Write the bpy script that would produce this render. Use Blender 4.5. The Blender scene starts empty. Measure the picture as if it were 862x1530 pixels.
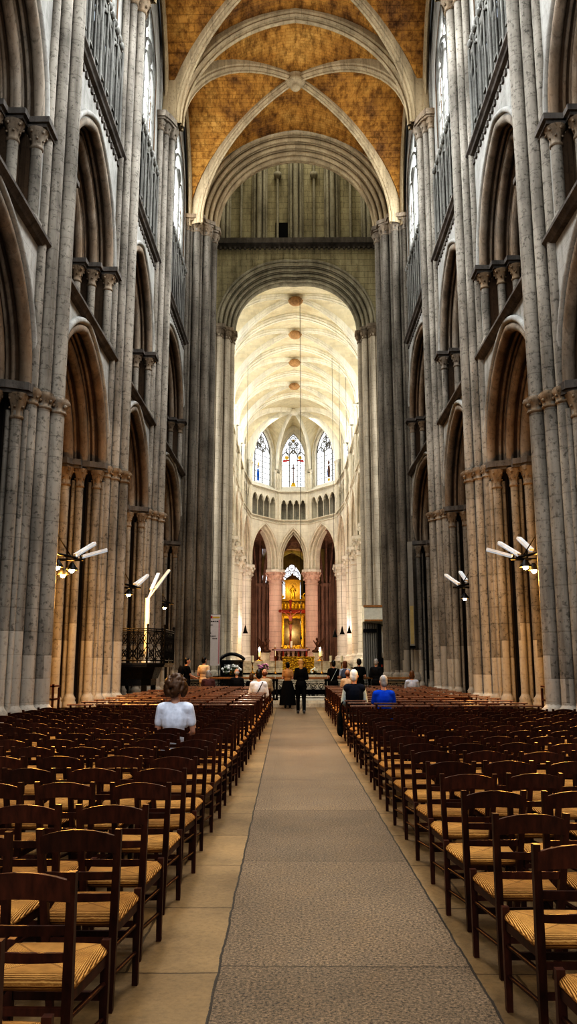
import bpy, math, random
from mathutils import Vector, Matrix
random.seed(11)
SC = bpy.context.scene
COL = SC.collection
PI = math.pi

# ------------------------------------------------------------------ mesh builder
class MB:
    def __init__(s, T=None):
        s.v = []; s.f = []; s.sm = []; s.mi = []; s.T = T
    def add(s, vs, fs, smooth=False, mi=0):
        b = len(s.v)
        if s.T: vs = [s.T(*p) for p in vs]
        s.v.extend([tuple(p) for p in vs])
        for f in fs:
            s.f.append(tuple(b + i for i in f)); s.sm.append(smooth); s.mi.append(mi)
    def box(s, x0, x1, y0, y1, z0, z1, mi=0):
        vs = [(x0,y0,z0),(x1,y0,z0),(x1,y1,z0),(x0,y1,z0),(x0,y0,z1),(x1,y0,z1),(x1,y1,z1),(x0,y1,z1)]
        s.add(vs, [(0,3,2,1),(4,5,6,7),(0,1,5,4),(1,2,6,5),(2,3,7,6),(3,0,4,7)], False, mi)
    def prism(s, poly, z0, z1, mi=0, taper=1.0):
        n = len(poly)
        cx = sum(p[0] for p in poly)/n; cy = sum(p[1] for p in poly)/n
        vs = [(p[0],p[1],z0) for p in poly] + [(cx+(p[0]-cx)*taper, cy+(p[1]-cy)*taper, z1) for p in poly]
        fs = [(i,(i+1)%n,n+(i+1)%n,n+i) for i in range(n)]
        fs += [tuple(range(n-1,-1,-1)), tuple(range(n,2*n))]
        s.add(vs, fs, False, mi)
    def tube(s, path, r, n=8, cap=True, closed=False, mi=0, flat=1.0, phase=0.0):
        P = [Vector(p) for p in path]; m = len(P)
        R = r if isinstance(r,(list,tuple)) else [r]*m
        vs = []; prev = None
        for i in range(m):
            if closed: t = P[(i+1)%m]-P[(i-1)%m]
            elif i == 0: t = P[1]-P[0]
            elif i == m-1: t = P[-1]-P[-2]
            else: t = (P[i+1]-P[i]).normalized()+(P[i]-P[i-1]).normalized()
            if t.length < 1e-9: t = Vector((0,0,1))
            t.normalize()
            if prev is None:
                h = Vector((0,0,1)) if abs(t.z) < .9 else Vector((1,0,0))
                a = t.cross(h).normalized()
            else:
                a = (prev - t*prev.dot(t))
                if a.length < 1e-6: a = t.cross(Vector((0,0,1)))
                a.normalize()
            prev = a; b = t.cross(a)
            for k in range(n):
                q = 2*PI*k/n + phase
                vs.append(P[i] + a*(math.cos(q)*R[i]) + b*(math.sin(q)*R[i]*flat))
        fs = []
        for i in range(m if closed else m-1):
            j = (i+1)%m
            for k in range(n):
                fs.append((i*n+k, i*n+(k+1)%n, j*n+(k+1)%n, j*n+k))
        s.add([tuple(v) for v in vs], fs, n > 4, mi)
        if cap and not closed:
            s.add([tuple(v) for v in vs[:n]], [tuple(range(n-1,-1,-1))], False, mi)
            s.add([tuple(v) for v in vs[-n:]], [tuple(range(n))], False, mi)
    def lathe(s, prof, cx=0, cy=0, n=14, wob=None, mi=0, cap=True, smooth=True):
        vs = []
        for j,(r,z) in enumerate(prof):
            for k in range(n):
                a = 2*PI*k/n
                q = r*(1 + (wob(j,a) if wob else 0))
                vs.append((cx+q*math.cos(a), cy+q*math.sin(a), z))
        m = len(prof); fs = []
        for j in range(m-1):
            for k in range(n):
                fs.append((j*n+k, j*n+(k+1)%n, (j+1)*n+(k+1)%n, (j+1)*n+k))
        s.add(vs, fs, smooth, mi)
        if cap:
            s.add(vs[:n], [tuple(range(n-1,-1,-1))], False, mi)
            s.add(vs[-n:], [tuple(range(n))], False, mi)
    def cyl(s, x, y, z0, z1, r, n=12, mi=0):
        s.lathe([(r,z0),(r,z1)], x, y, n, mi=mi)
    def ball(s, c, r, n=10, m=7, mi=0):
        rx,ry,rz = r if isinstance(r,(tuple,list)) else (r,r,r)
        vs = [(c[0],c[1],c[2]-rz)]
        for j in range(1,m):
            a = -PI/2+PI*j/m
            for k in range(n):
                q = 2*PI*k/n
                vs.append((c[0]+rx*math.cos(a)*math.cos(q), c[1]+ry*math.cos(a)*math.sin(q), c[2]+rz*math.sin(a)))
        vs.append((c[0],c[1],c[2]+rz))
        fs = [(0,1+(k+1)%n,1+k) for k in range(n)]
        for j in range(m-2):
            for k in range(n):
                fs.append((1+j*n+k,1+j*n+(k+1)%n,1+(j+1)*n+(k+1)%n,1+(j+1)*n+k))
        e = len(vs)-1; b = 1+(m-2)*n
        fs += [(b+k,b+(k+1)%n,e) for k in range(n)]
        s.add(vs, fs, True, mi)
    def sweep(s, prof, path, lat, mi=0, smooth=False):
        """profile (a,b) along a path lying in a plane whose normal is lat"""
        P = [Vector(p) for p in path]; m = len(P); n = len(prof); lat = Vector(lat).normalized(); vs = []
        top = max(range(m), key=lambda i: P[i].z); tt = P[min(top+1,m-1)]-P[max(top-1,0)]
        sg = 1 if lat.cross(tt).z >= 0 else -1
        for i in range(m):
            t = (P[min(i+1,m-1)]-P[max(i-1,0)]).normalized()
            b = lat.cross(t).normalized()*sg
            for (pa,pb) in prof: vs.append(P[i]+lat*pa+b*pb)
        fs = []
        for i in range(m-1):
            for k in range(n):
                fs.append((i*n+k, i*n+(k+1)%n, (i+1)*n+(k+1)%n, (i+1)*n+k))
        s.add([tuple(v) for v in vs], fs, smooth, mi)
    def grid(s, P, smooth=True, mi=0):
        m = len(P); n = len(P[0])
        vs = [p for row in P for p in row]
        s.add(vs, [(i*n+j,i*n+j+1,(i+1)*n+j+1,(i+1)*n+j) for i in range(m-1) for j in range(n-1)], smooth, mi)
    def mesh(s, name, mats):
        me = bpy.data.meshes.new(name)
        me.from_pydata(s.v, [], s.f); 
        me.polygons.foreach_set('use_smooth', s.sm)
        me.polygons.foreach_set('material_index', s.mi)
        for m in (mats if isinstance(mats,(list,tuple)) else [mats]): me.materials.append(m)
        me.update(); return me
    def build(s, name, mats, parent=None, loc=None, label=None):
        o = bpy.data.objects.new(name, s.mesh(name, mats)); COL.objects.link(o)
        if parent: o.parent = parent
        if loc: o.location = loc
        if label: o['label'] = label
        return o

def empty(name, loc=(0,0,0), rz=0):
    o = bpy.data.objects.new(name, None); COL.objects.link(o)
    o.location = loc; o.rotation_euler = (0,0,rz); o.empty_display_size = .1
    return o
def tag(o, label, cat, group=None, kind=None):
    o['label'] = label; o['category'] = cat
    if group: o['group'] = group
    if kind: o['kind'] = kind
    return o
KIDS = {}
def kids(o): return [c for c in bpy.data.objects if c.parent is o]
def dup(o, loc, rz=None, label=None, group=None, children=None, parent=None):
    ch = children if children is not None else kids(o)
    c = o.copy(); COL.objects.link(c); c.location = loc
    if parent is not None: c.parent = parent
    if rz is not None: c.rotation_euler = (0,0,rz)
    if label: c['label'] = label
    if group: c['group'] = group
    for k in ch:
        d = k.copy(); COL.objects.link(d); d.parent = c
        for g in kids(k) if children is None else ():
            e = g.copy(); COL.objects.link(e); e.parent = d
    return c

# ------------------------------------------------------------------ materials
class N:
    def __init__(s, name):
        s.m = bpy.data.materials.new(name); s.m.use_nodes = True
        s.t = s.m.node_tree; s.t.nodes.clear()
        s.out = s.t.nodes.new('ShaderNodeOutputMaterial')
    def n(s, typ, **kw):
        d = s.t.nodes.new('ShaderNode'+typ)
        for k,v in kw.items():
            if k.startswith('i_'): 
                key = k[2:]; key = int(key) if key.isdigit() else key.replace('_',' ')
                if hasattr(v,'default_value') or isinstance(v, bpy.types.NodeSocket): s.t.links.new(v, d.inputs[key])
                else: d.inputs[key].default_value = v
            else: setattr(d,k,v)
        return d
    def link(s,a,b): s.t.links.new(a,b)
    def math(s, op, a, b=None, c=None):
        d = s.t.nodes.new('ShaderNodeMath'); d.operation = op
        for i,x in enumerate((a,b,c)):
            if x is None: continue
            if isinstance(x,(int,float)): d.inputs[i].default_value = x
            else: s.t.links.new(x, d.inputs[i])
        return d.outputs[0]
    def mix(s, fac, a, b, blend='MIX'):
        d = s.t.nodes.new('ShaderNodeMix'); d.data_type = 'RGBA'; d.blend_type = blend
        for i,x in ((0,fac),(6,a),(7,b)):
            if isinstance(x,(int,float)): d.inputs[i].default_value = x
            elif isinstance(x,(tuple,list)): d.inputs[i].default_value = (*x,1)[:4]
            else: s.t.links.new(x, d.inputs[i])
        return d.outputs[2]
    def ramp(s, fac, stops):
        d = s.t.nodes.new('ShaderNodeValToRGB'); e = d.color_ramp.elements
        while len(e) < len(stops): e.new(.5)
        for x,(p,c) in zip(e,stops):
            x.position = p; x.color = (*c,1)[:4] if isinstance(c,(tuple,list)) else (c,c,c,1)
        s.t.links.new(fac, d.inputs[0]); return d.outputs[0]
    def noise(s, vec, scale, detail=4, rough=.6):
        d = s.n('TexNoise'); d.inputs['Scale'].default_value = scale; d.inputs['Detail'].default_value = detail
        d.inputs['Roughness'].default_value = rough
        if vec is not None: s.t.links.new(vec, d.inputs['Vector'])
        return d.outputs['Fac']
    def scalev(s, vec, x, y, z):
        d = s.n('Mapping'); s.link(vec, d.inputs['Vector']); d.inputs['Scale'].default_value = (x,y,z); return d.outputs[0]
    def principled(s, col, rough=.8, bump=None, bstr=.3, bdist=.02, metal=0, spec=.3, emis=None, estr=0):
        p = s.t.nodes.new('ShaderNodeBsdfPrincipled')
        for key,x in (('Base Color',col),('Roughness',rough),('Metallic',metal)):
            if isinstance(x,(int,float)): p.inputs[key].default_value = x
            elif isinstance(x,(tuple,list)): p.inputs[key].default_value = (*x,1)[:4]
            else: s.link(x, p.inputs[key])
        p.inputs['Specular IOR Level'].default_value = spec
        if emis is not None:
            if isinstance(emis,(tuple,list)): p.inputs['Emission Color'].default_value = (*emis,1)[:4]
            else: s.link(emis, p.inputs['Emission Color'])
            p.inputs['Emission Strength'].default_value = estr
        if bump is not None:
            b = s.n('Bump'); b.inputs['Strength'].default_value = bstr; b.inputs['Distance'].default_value = bdist
            s.link(bump, b.inputs['Height']); s.link(b.outputs[0], p.inputs['Normal'])
        s.link(p.outputs[0], s.out.inputs[0]); return s.m

def mul(c,k): return tuple(min(1,x*k) for x in c)
def stone(name, base, tint=None, axis='yz', row=.36, width=.72, joint=.55, jsize=.012, blotch=.55, dirt=.5, lowlight=0, warm=None, spots=.3, cvar=.88):
    q = N(name); g = q.n('NewGeometry'); sp = q.n('SeparateXYZ'); q.link(g.outputs['Position'], sp.inputs[0])
    X,Y,Z = sp.outputs
    h = {'yz':Y,'xz':X,'xy':X}[axis] if axis != 'shaft' else None
    v = Y if axis == 'xy' else Z
    cm = q.n('CombineXYZ')
    if h is not None: q.link(h, cm.inputs[0])
    cm.inputs[0].default_value = 100
    q.link(v, cm.inputs[1])
    br = q.n('TexBrick'); q.link(cm.outputs[0], br.inputs['Vector'])
    br.inputs['Scale'].default_value = 1; br.inputs['Row Height'].default_value = row
    br.inputs['Brick Width'].default_value = width if axis != 'shaft' else 500
    br.inputs['Mortar Size'].default_value = jsize; br.inputs['Mortar Smooth'].default_value = .3
    br.inputs['Color1'].default_value = (cvar,cvar,cvar,1); br.inputs['Color2'].default_value = (1.0,1.0,1.0,1)
    br.inputs['Mortar'].default_value = (joint,joint,joint,1)
    col = q.mix(1.0, base, br.outputs['Color'], 'MULTIPLY')
    pos = g.outputs['Position']
    n1 = q.noise(pos, .55, 6, .65)
    col = q.mix(blotch, col, q.ramp(n1, [(.3,mul(base,.42)),(.52,mul(base,1.0)),(.75,mul(base,1.25))]), 'MIX')
    if warm: 
        n4 = q.noise(pos, .35, 5, .6)
        col = q.mix(q.ramp(n4,[(.42,0),(.62,.75)]), col, warm)
    st = q.noise(q.scalev(pos, 3.0,3.0,.28), 1.0, 5, .65)
    col = q.mix(dirt, col, q.ramp(st,[(.34,(.25,.24,.23)),(.6,(1,1,1))]), 'MULTIPLY')
    n2 = q.noise(pos, 11, 4, .7)
    col = q.mix(spots, col, q.ramp(n2,[(.34,(.2,.2,.2)),(.46,(1,1,1))]), 'MULTIPLY')
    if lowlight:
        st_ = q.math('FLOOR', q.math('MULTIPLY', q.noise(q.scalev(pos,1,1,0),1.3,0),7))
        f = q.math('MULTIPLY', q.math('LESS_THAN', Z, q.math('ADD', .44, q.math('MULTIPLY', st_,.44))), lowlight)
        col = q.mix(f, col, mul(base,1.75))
    bh = q.math('ADD', q.math('MULTIPLY', n2, .6), br.outputs['Fac'] if False else q.math('MULTIPLY', br.outputs['Fac'], -.8))
    return q.principled(col, .85, bh, .35, .02, spec=.15)

M = {}
M['wall']   = stone('weathered_ashlar', (.405,.395,.365), axis='yz', row=.36, width=.8, joint=.72, jsize=.009, blotch=.5, dirt=.35, spots=.2)
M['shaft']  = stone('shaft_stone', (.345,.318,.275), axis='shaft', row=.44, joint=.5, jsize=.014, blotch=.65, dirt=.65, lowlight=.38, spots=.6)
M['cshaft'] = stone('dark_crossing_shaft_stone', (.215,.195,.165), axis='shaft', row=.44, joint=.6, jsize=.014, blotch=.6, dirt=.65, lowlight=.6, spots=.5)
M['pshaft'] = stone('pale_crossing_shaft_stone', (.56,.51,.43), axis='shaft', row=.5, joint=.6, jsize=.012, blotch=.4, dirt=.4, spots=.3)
M['core']   = stone('shade_dark_stone', (.07,.06,.05), axis='yz', row=.4, width=.6, joint=.6, dirt=.6)  # near-black colour stands in for shade between shafts and in recesses
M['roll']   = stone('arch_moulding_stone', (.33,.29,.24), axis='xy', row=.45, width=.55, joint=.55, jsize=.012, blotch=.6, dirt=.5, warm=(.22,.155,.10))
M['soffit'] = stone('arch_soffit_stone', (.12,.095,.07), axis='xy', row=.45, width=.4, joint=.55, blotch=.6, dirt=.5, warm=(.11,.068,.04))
M['string'] = stone('string_course_stone', (.17,.155,.14), axis='yz', row=3, width=1.2, joint=.5, dirt=.5)
M['cap']    = stone('carved_capital_stone', (.33,.29,.24), axis='shaft', row=3, joint=.8, dirt=.6, spots=.6, warm=(.26,.19,.12))
M['tri']    = stone('triforium_stone', (.24,.235,.215), axis='yz', row=.9, width=.9, joint=.7, dirt=.5)
M['lantern']= stone('lantern_ashlar', (.42,.385,.27), axis='xz', row=.42, width=.8, joint=.35, jsize=.016, blotch=.45, dirt=.45)
M['lanternroll']= stone('lantern_shaft_stone', (.40,.375,.30), axis='shaft', row=.5, joint=.6, dirt=.4)
M['choir']  = stone('pale_choir_stone', (.80,.77,.68), axis='xz', row=.4, width=.8, joint=.72, jsize=.010, blotch=.25, dirt=.18, spots=.08)
M['chroll'] = stone('pale_choir_moulding', (.78,.74,.64), axis='shaft', row=.5, joint=.75, jsize=.01, blotch=.2, dirt=.2, spots=.08)
M['chcol']  = stone('pale_column_drums', (.78,.75,.68), cvar=.97, axis='shaft', row=.55, joint=.5, jsize=.014, blotch=.25, dirt=.2, spots=.12)
M['pink']   = stone('pink_lit_stone', (.74,.55,.47), cvar=.97, axis='shaft', row=.55, joint=.5, jsize=.014, blotch=.2, dirt=.2, spots=.12)  # pink of the light on the columns is put into the stone colour
M['brown']  = stone('brown_ambulatory_stone', (.40,.28,.23), axis='shaft', row=.5, joint=.6, dirt=.5)
M['chback'] = stone('grey_triforium_back_stone', (.46,.45,.40), axis='xz', row=.4, width=.7, joint=.6, dirt=.5)
M['chapel'] = stone('ochre_chapel_stone', (.50,.42,.20), axis='yz', row=.4, width=.7, joint=.7, dirt=.3)

def web_mat(name, c1, c2, c3, bricks, dirt=.6):
    q = N(name); g = q.n('NewGeometry'); pos = g.outputs['Position']
    sp = q.n('SeparateXYZ'); q.link(pos, sp.inputs[0])
    cm = q.n('CombineXYZ'); q.link(sp.outputs[1], cm.inputs[1] if True else None); q.link(sp.outputs[0], cm.inputs[0])
    br = q.n('TexBrick'); q.link(cm.outputs[0], br.inputs['Vector'])
    br.inputs['Scale'].default_value = 1; br.inputs['Row Height'].default_value = .17; br.inputs['Brick Width'].default_value = .42
    br.inputs['Mortar Size'].default_value = .012
    br.inputs['Color1'].default_value = (.86,.86,.86,1); br.inputs['Color2'].default_value = (1,1,1,1); br.inputs['Mortar'].default_value = (bricks,)*3+(1,)
    n = q.noise(pos, .45, 7, .7)
    col = q.ramp(n, [(.32,c3),(.5,c1),(.68,c2)])
    n2 = q.noise(q.scalev(pos,4,1.2,4), 1.1, 6, .75)
    col = q.mix(dirt, col, q.ramp(n2,[(.36,(.25,.22,.20)),(.56,(1,1,1))]), 'MULTIPLY')
    col = q.mix(1, col, br.outputs['Color'], 'MULTIPLY')
    return q.principled(col, .9, spec=.1)
M['web']  = web_mat('ochre_vault_web', (.42,.235,.075), (.54,.34,.125), (.15,.085,.046), .7, .7)
M['rib']  = stone('vault_rib_stone', (.44,.36,.245), axis='xy', row=.5, width=.5, joint=.65, blotch=.4, dirt=.35)
M['chweb']= web_mat('cream_vault_web', (.80,.73,.55), (.86,.79,.62), (.70,.61,.43), .93, .06)
M['chrib']= stone('cream_vault_rib', (.90,.86,.74), axis='xy', row=.6, width=.6, joint=.85, blotch=.2, dirt=.15, spots=.05)

def plain(name, col, rough=.6, metal=0, spec=.4, var=.15, scale=8):
    q = N(name); tc = q.n('TexCoord')
    n = q.noise(tc.outputs['Object'], scale, 4)
    c = q.mix(1, col, q.ramp(n,[(.3,1-var),(.7,1+0*var)]), 'MULTIPLY')
    return q.principled(c, rough, n, .08, .01, metal=metal, spec=spec)
def emit(name, col, strength):
    q = N(name); e = q.n('Emission'); e.inputs[0].default_value = (*col,1); e.inputs[1].default_value = strength
    q.link(e.outputs[0], q.out.inputs[0]); return q.m

def glass_mat(name, strength, tone=(1,1,1), rings=.5, grid=(.45,.6), lead=.25, colour=0):
    """daylit leaded glass: pale quarries, lead grid, a small roundel in every panel"""
    q = N(name); tc = q.n('TexCoord'); sp = q.n('SeparateXYZ'); q.link(tc.outputs['Object'], sp.inputs[0])
    U,W = sp.outputs[0], sp.outputs[2]
    fu = q.math('ABSOLUTE', q.math('SUBTRACT', q.math('FRACT', q.math('ADD',q.math('DIVIDE', U, grid[0]),.5)), .5))
    fw = q.math('ABSOLUTE', q.math('SUBTRACT', q.math('FRACT', q.math('DIVIDE', W, grid[1])), .5))
    edge = q.math('MAXIMUM', fu, fw)
    ld = q.math('GREATER_THAN', edge, .455)
    rr = q.math('SQRT', q.math('ADD', q.math('POWER', q.math('MULTIPLY',fu,grid[0]),2), q.math('POWER', q.math('MULTIPLY',fw,grid[1]),2)))
    ring = q.math('MULTIPLY', q.math('COMPARE', rr, .14, .045), rings)
    vor = q.n('TexVoronoi'); q.link(tc.outputs['Object'], vor.inputs['Vector']); vor.inputs['Scale'].default_value = 5
    col = q.mix(colour, tone, q.mix(1, vor.outputs['Color'], tone, 'MULTIPLY'))
    dk = q.math('MAXIMUM', q.math('MULTIPLY', ld, 1-lead), ring)
    col = q.mix(dk, col, (.10,.11,.12))
    e = q.n('Emission'); q.link(col, e.inputs[0]); e.inputs[1].default_value = strength
    q.link(e.outputs[0], q.out.inputs[0]); return q.m

# ------------------------------------------------------------------ arches and slabs
def arch(w, zs, c, n=10):
    R = w + c; tm = math.acos(c/R); L = []
    for i in range(n+1):
        a = tm*i/n; L.append((-w+R-R*math.cos(a), zs+R*math.sin(a)))
    L[-1] = (0, L[-1][1])
    return L + [(-s,z) for s,z in reversed(L[:-1])]
def c_for(w, rise): return (w*w+rise*rise)/(2*w) - w
def slab(mb, s0, s1, z0, zt, w, zs, c, n0, n1, jamb=True, mi_front=0, mi_soff=1, n=10, sc=0):
    A = [(sc+a,b) for a,b in arch(w, zs, c, n)]; m = len(A)
    for nn in (n0, n1):
        vs = [(s,nn,z) for s,z in A] + [(s,nn,zt) for s,z in A]
        mb.add(vs, [(i,i+1,m+i+1,m+i) for i in range(m-1)], False, mi_front)
        zb = z0 if jamb else zs
        mb.add([(s0,nn,zb),(sc-w,nn,zb),(sc-w,nn,zt),(s0,nn,zt)], [(0,1,2,3)], False, mi_front)
        mb.add([(s1,nn,zb),(sc+w,nn,zb),(sc+w,nn,zt),(s1,nn,zt)], [(0,1,2,3)], False, mi_front)
    vs = [(s,n0,z) for s,z in A] + [(s,n1,z) for s,z in A]
    mb.add(vs, [(i,i+1,m+i+1,m+i) for i in range(m-1)], False, mi_soff)
    if jamb:
        for s in (sc-w,sc+w): mb.add([(s,n0,z0),(s,n1,z0),(s,n1,zs),(s,n0,zs)], [(0,1,2,3)], False, mi_soff)
def archtube(mb, w, zs, c, n0, r, n=8, mi=0, seg=10, down=None, sc=0):
    P = [(sc+s,n0,z) for s,z in arch(w,zs,c,seg)]
    if down is not None: P = [(sc-w,n0,down)] + P + [(sc+w,n0,down)]
    mb.tube(P, r, n, cap=False, mi=mi)
def frame(p0, p1, side):
    """local (s along, n outward, z) -> world; side +1: outward is to the right of p0->p1"""
    a = Vector(p0); b = Vector(p1); d = (b-a); L = d.length; d.normalize()
    o = Vector((d.y,-d.x))*side; m = (a+b)/2
    return (lambda s,n,z: (m.x+d.x*s+o.x*n, m.y+d.y*s+o.y*n, z)), L
def wobble(k, amt, j0):
    return lambda j,a: (amt*math.sin(k*a) if j >= j0 else 0)
def capital(mb, x, y, z0, z1, r, n=16, spread=1.75, mi=0):
    h = z1-z0
    mb.lathe([(r*1.02,z0-.02),(r*1.22,z0),(r*1.22,z0+.04*h+.02),(r*1.0,z0+.09*h+.02),(r*1.05,z0+.35*h),(r*1.25,z0+.55*h),(r*1.5,z0+.75*h),(r*spread,z0+.93*h),(r*spread,z1)],
             x, y, n, wob=lambda j,a:(.13*math.sin(5*a)*(1 if 3<=j<=7 else 0)), mi=mi)
    for q in range(5):
        a = 2*PI*(q+.25)/5
        mb.ball((x+r*spread*.88*math.cos(a), y+r*spread*.88*math.sin(a), z0+.78*h), r*.32, 6, 4, mi)
    for q in range(5):
        a = 2*PI*(q+.75)/5
        mb.ball((x+r*1.2*math.cos(a), y+r*1.2*math.sin(a), z0+.45*h), r*.25, 6, 4, mi)
def shaftbase(mb, x, y, z0, r):
    mb.lathe([(r*1.7,z0),(r*1.7,z0+.12),(r*1.45,z0+.17),(r*1.6,z0+.22),(r*1.1,z0+.30),(r*1.0,z0+.34)], x, y, 12)
# ------------------------------------------------------------------ nave
D = [9.5, 15.9, 22.3, 28.65, 36.75]
LB = 6.36; U0 = 5.3
ORD_A = [(0,.45,2.40),(.45,.8,2.14),(.8,1.5,1.90),(1.5,1.85,2.14),(1.85,2.3,2.40)]
ORD_G = [(0,.4,2.2),(.4,.75,1.93),(.75,1.15,1.66),(1.15,1.6,1.45)]
side_word = {-1:'left', 1:'right'}
bay_word = ['nearest the camera','second from the camera','third from the camera','last before the crossing']

def nave_bay(side, i):
    p0 = (side*U0, D[i]); p1 = (side*U0, D[i+1])
    T, L = frame(p0, p1, side)
    h = L/2
    ORD_A = [(0,.45,h-.78),(.45,.8,h-1.04),(.8,1.5,h-1.28),(1.5,1.85,h-1.04),(1.85,2.3,h-.78)]
    ORD_G = [(0,.4,h-.98),(.4,.75,h-1.25),(.75,1.15,h-1.52),(1.15,1.6,h-1.73)]
    wa = h-.78; wg = h-.98; cw = h-1.23; tp = h-.76
    root = empty('wall_left' if side < 0 else 'wall_right', ((side*U0), (D[i]+D[i+1])/2, 0))
    tag(root, f'grey stone nave wall bay with stacked pointed arches on the {side_word[side]}, {bay_word[i]}', 'wall', kind='structure')
    inv = Vector((side*U0,(D[i]+D[i+1])/2,0))
    Tl = lambda s,n,z: tuple(Vector(T(s,n,z))-inv)
    def B(): return MB(Tl)
    # wall face
    f = B()
    cA = c_for(wa, 2.87); cG = c_for(wg, 2.85)
    slab(f, -h, h, 7.0, 10.2, wa, 7.0, cA, 0, .45, jamb=False)
    slab(f, -h, h, 10.2, 16.6, wg, 12.7, cG, 0, .4)
    f.add([(-h,0,10.2),(h,0,10.2),(h,.45,10.2),(-h,.45,10.2)],[(0,1,2,3)])
    f.add([(-h,.0,16.6),(h,0,16.6),(h,.8,16.6),(-h,.8,16.6)],[(0,1,2,3)])
    for s in (-1,1):
        f.box(min(s*h,s*tp), max(s*h,s*tp), 0, .62, 16.6, 20.2)
    slab(f, -h, h, 20.2, 28.2, cw, 23.4, c_for(cw,2.4), .08, .5)
    f.box(-h, h, 0, .30, 20.0, 20.3)
    for s in (-1,1): f.box(min(s*h,s*(cw+.65)), max(s*h,s*(cw+.65)), .0, .3, 20.2, 28)
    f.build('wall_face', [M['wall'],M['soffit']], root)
    # arcade arch: recessed orders with rolls
    a = B()
    for (n0,n1,w) in ORD_A[1:]: slab(a, -h, h, 7.0, 10.2, w, 7.0, cA, n0, n1, jamb=False, mi_front=1, mi_soff=1)
    for k,(n0,n1,w) in enumerate(ORD_A[:3]):
        r = [.13,.12,.15][k]
        archtube(a, w+.02, 7.0, cA, n0+r*.6, r, 10, 0, 14)
        archtube(a, w+.25, 7.0, cA, n0-.005, .045, 6, 0, 14) if k else None
        archtube(a, w+.0, 7.0, cA, n0+r*1.6+.11, .05, 6, 0, 14)
    archtube(a, h-1.30, 7.0, cA, 1.15, .17, 10, 0, 14)
    archtube(a, h-1.26, 7.0, cA, 1.45, .13, 8, 0, 14)
    archtube(a, h-1.02, 7.0, cA, 1.8, .12, 8, 0, 14)
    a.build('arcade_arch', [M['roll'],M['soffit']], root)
    hd = B(); archtube(hd, wa+.2, 7.0, cA, -.02, .085, 8, 0, 16)
    archtube(hd, wg+.22, 12.7, cG, -.02, .075, 8, 0, 16)
    hd.build('hood_mould', M['wall'], root)
    # gallery arch
    g = B()
    for (n0,n1,w) in ORD_G[1:]: slab(g, -h, h, 10.3, 16.5, w, 12.7, cG, n0, n1, mi_front=1, mi_soff=1)
    for k,(n0,n1,w) in enumerate(ORD_G):
        r = .12
        archtube(g, w+.02, 12.7, cG, n0+r*.6, r, 10, 0, 14)
        archtube(g, w+.0, 12.7, cG, n0+.29, .045, 6, 0, 14)
        if k: archtube(g, w+.2, 12.7, cG, n0-.005, .04, 6, 0, 14)
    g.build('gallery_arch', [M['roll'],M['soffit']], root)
    for s in (-1,1):
        for k,(n0,n1,w) in enumerate(ORD_G):
            q = B(); q.cyl(s*(w+.02), n0+.08, 10.3, 12.1, .115, 12)
            q.lathe([(.2,10.3),(.2,10.42),(.15,10.52),(.115,10.6)], s*(w+.02), n0+.08, 10)
            q.build('gallery_shaft', M['shaft'], root)
            q = B(); capital(q, s*(w+.02), n0+.08, 12.08, 12.5, .115, 15, 1.9)
            q.build('gallery_capital', M['cap'], root)
        q = B()
        for k,(n0,n1,w) in enumerate(ORD_G):
            q.box(min(s*(w-.14),s*(w+.42)), max(s*(w-.14),s*(w+.42)), n0-.16, n1+.1, 12.5, 12.58)
            q.box(min(s*(w-.20),s*(w+.42)), max(s*(w-.20),s*(w+.42)), n0-.22, n1+.1, 12.58, 12.71)
        q.build('gallery_abacus', M['string'], root)
    # string courses
    for z in (10.15, 16.55):
        q = B()
        prof = [(-.20,z+.08),(-.20,z+.01),(-.13,z-.05),(-.10,z-.10),(0.02,z-.12),(0.02,z+.16)]
        vs = [(-h,n,zz) for n,zz in prof]+[(h,n,zz) for n,zz in prof]
        m = len(prof); q.add(vs, [(k,(k+1)%m,m+(k+1)%m,m+k) for k in range(m)])
        if z > 16:
            for k in range(int((L-.3)/.28)): q.box(-h+.2+k*.28, -h+.32+k*.28, -.05, .02, z-.42, z-.26)
        q.build('string_course', M['string'], root)
    # triforium screen
    q = B()
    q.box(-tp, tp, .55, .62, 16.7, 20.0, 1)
    nm = 9 if L < 7 else 13; st = 2*tp/(nm-1)
    for k in range(nm):
        s = -tp+k*st; r = .085 if k%2 == 0 else .055
        q.tube([(s,.10,16.75),(s,.10,20.0)], r, 8, cap=False)
        q.tube([(s,.0,16.75),(s,.0,20.0)], r*.6, 6, cap=False)
    for k in range(nm-1):
        s = -tp+(k+.5)*st
        archtube(q, st/2, 18.55, .25, .1, .045, 6, 0, 5, sc=s)
        q.tube([(s+.13*math.cos(t*PI/4), .1, 19.35+.17*math.sin(t*PI/4)) for t in range(8)], .03, 5, closed=True)
        q.box(s-st/2, s+st/2, .12, .2, 19.6, 20.0)
        q.box(s-st/2, s+st/2, .03, .08, 17.5, 17.56); q.box(s-st/2, s+st/2, .03, .08, 16.75, 16.95)
    for k in range((nm-1)//2):
        s = -tp+(2*k+1)*st
        archtube(q, st, 18.9, .3, .05, .06, 6, 0, 7, sc=s)
    q.box(-tp, tp, .02, .16, 19.75, 19.95)
    for k in range(int(2*tp/.3)):
        s = -tp+.15+k*.3
        q.ball((s,-.02,20.05),(.11,.09,.13),6,4)
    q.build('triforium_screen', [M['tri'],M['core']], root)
    return root

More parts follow.
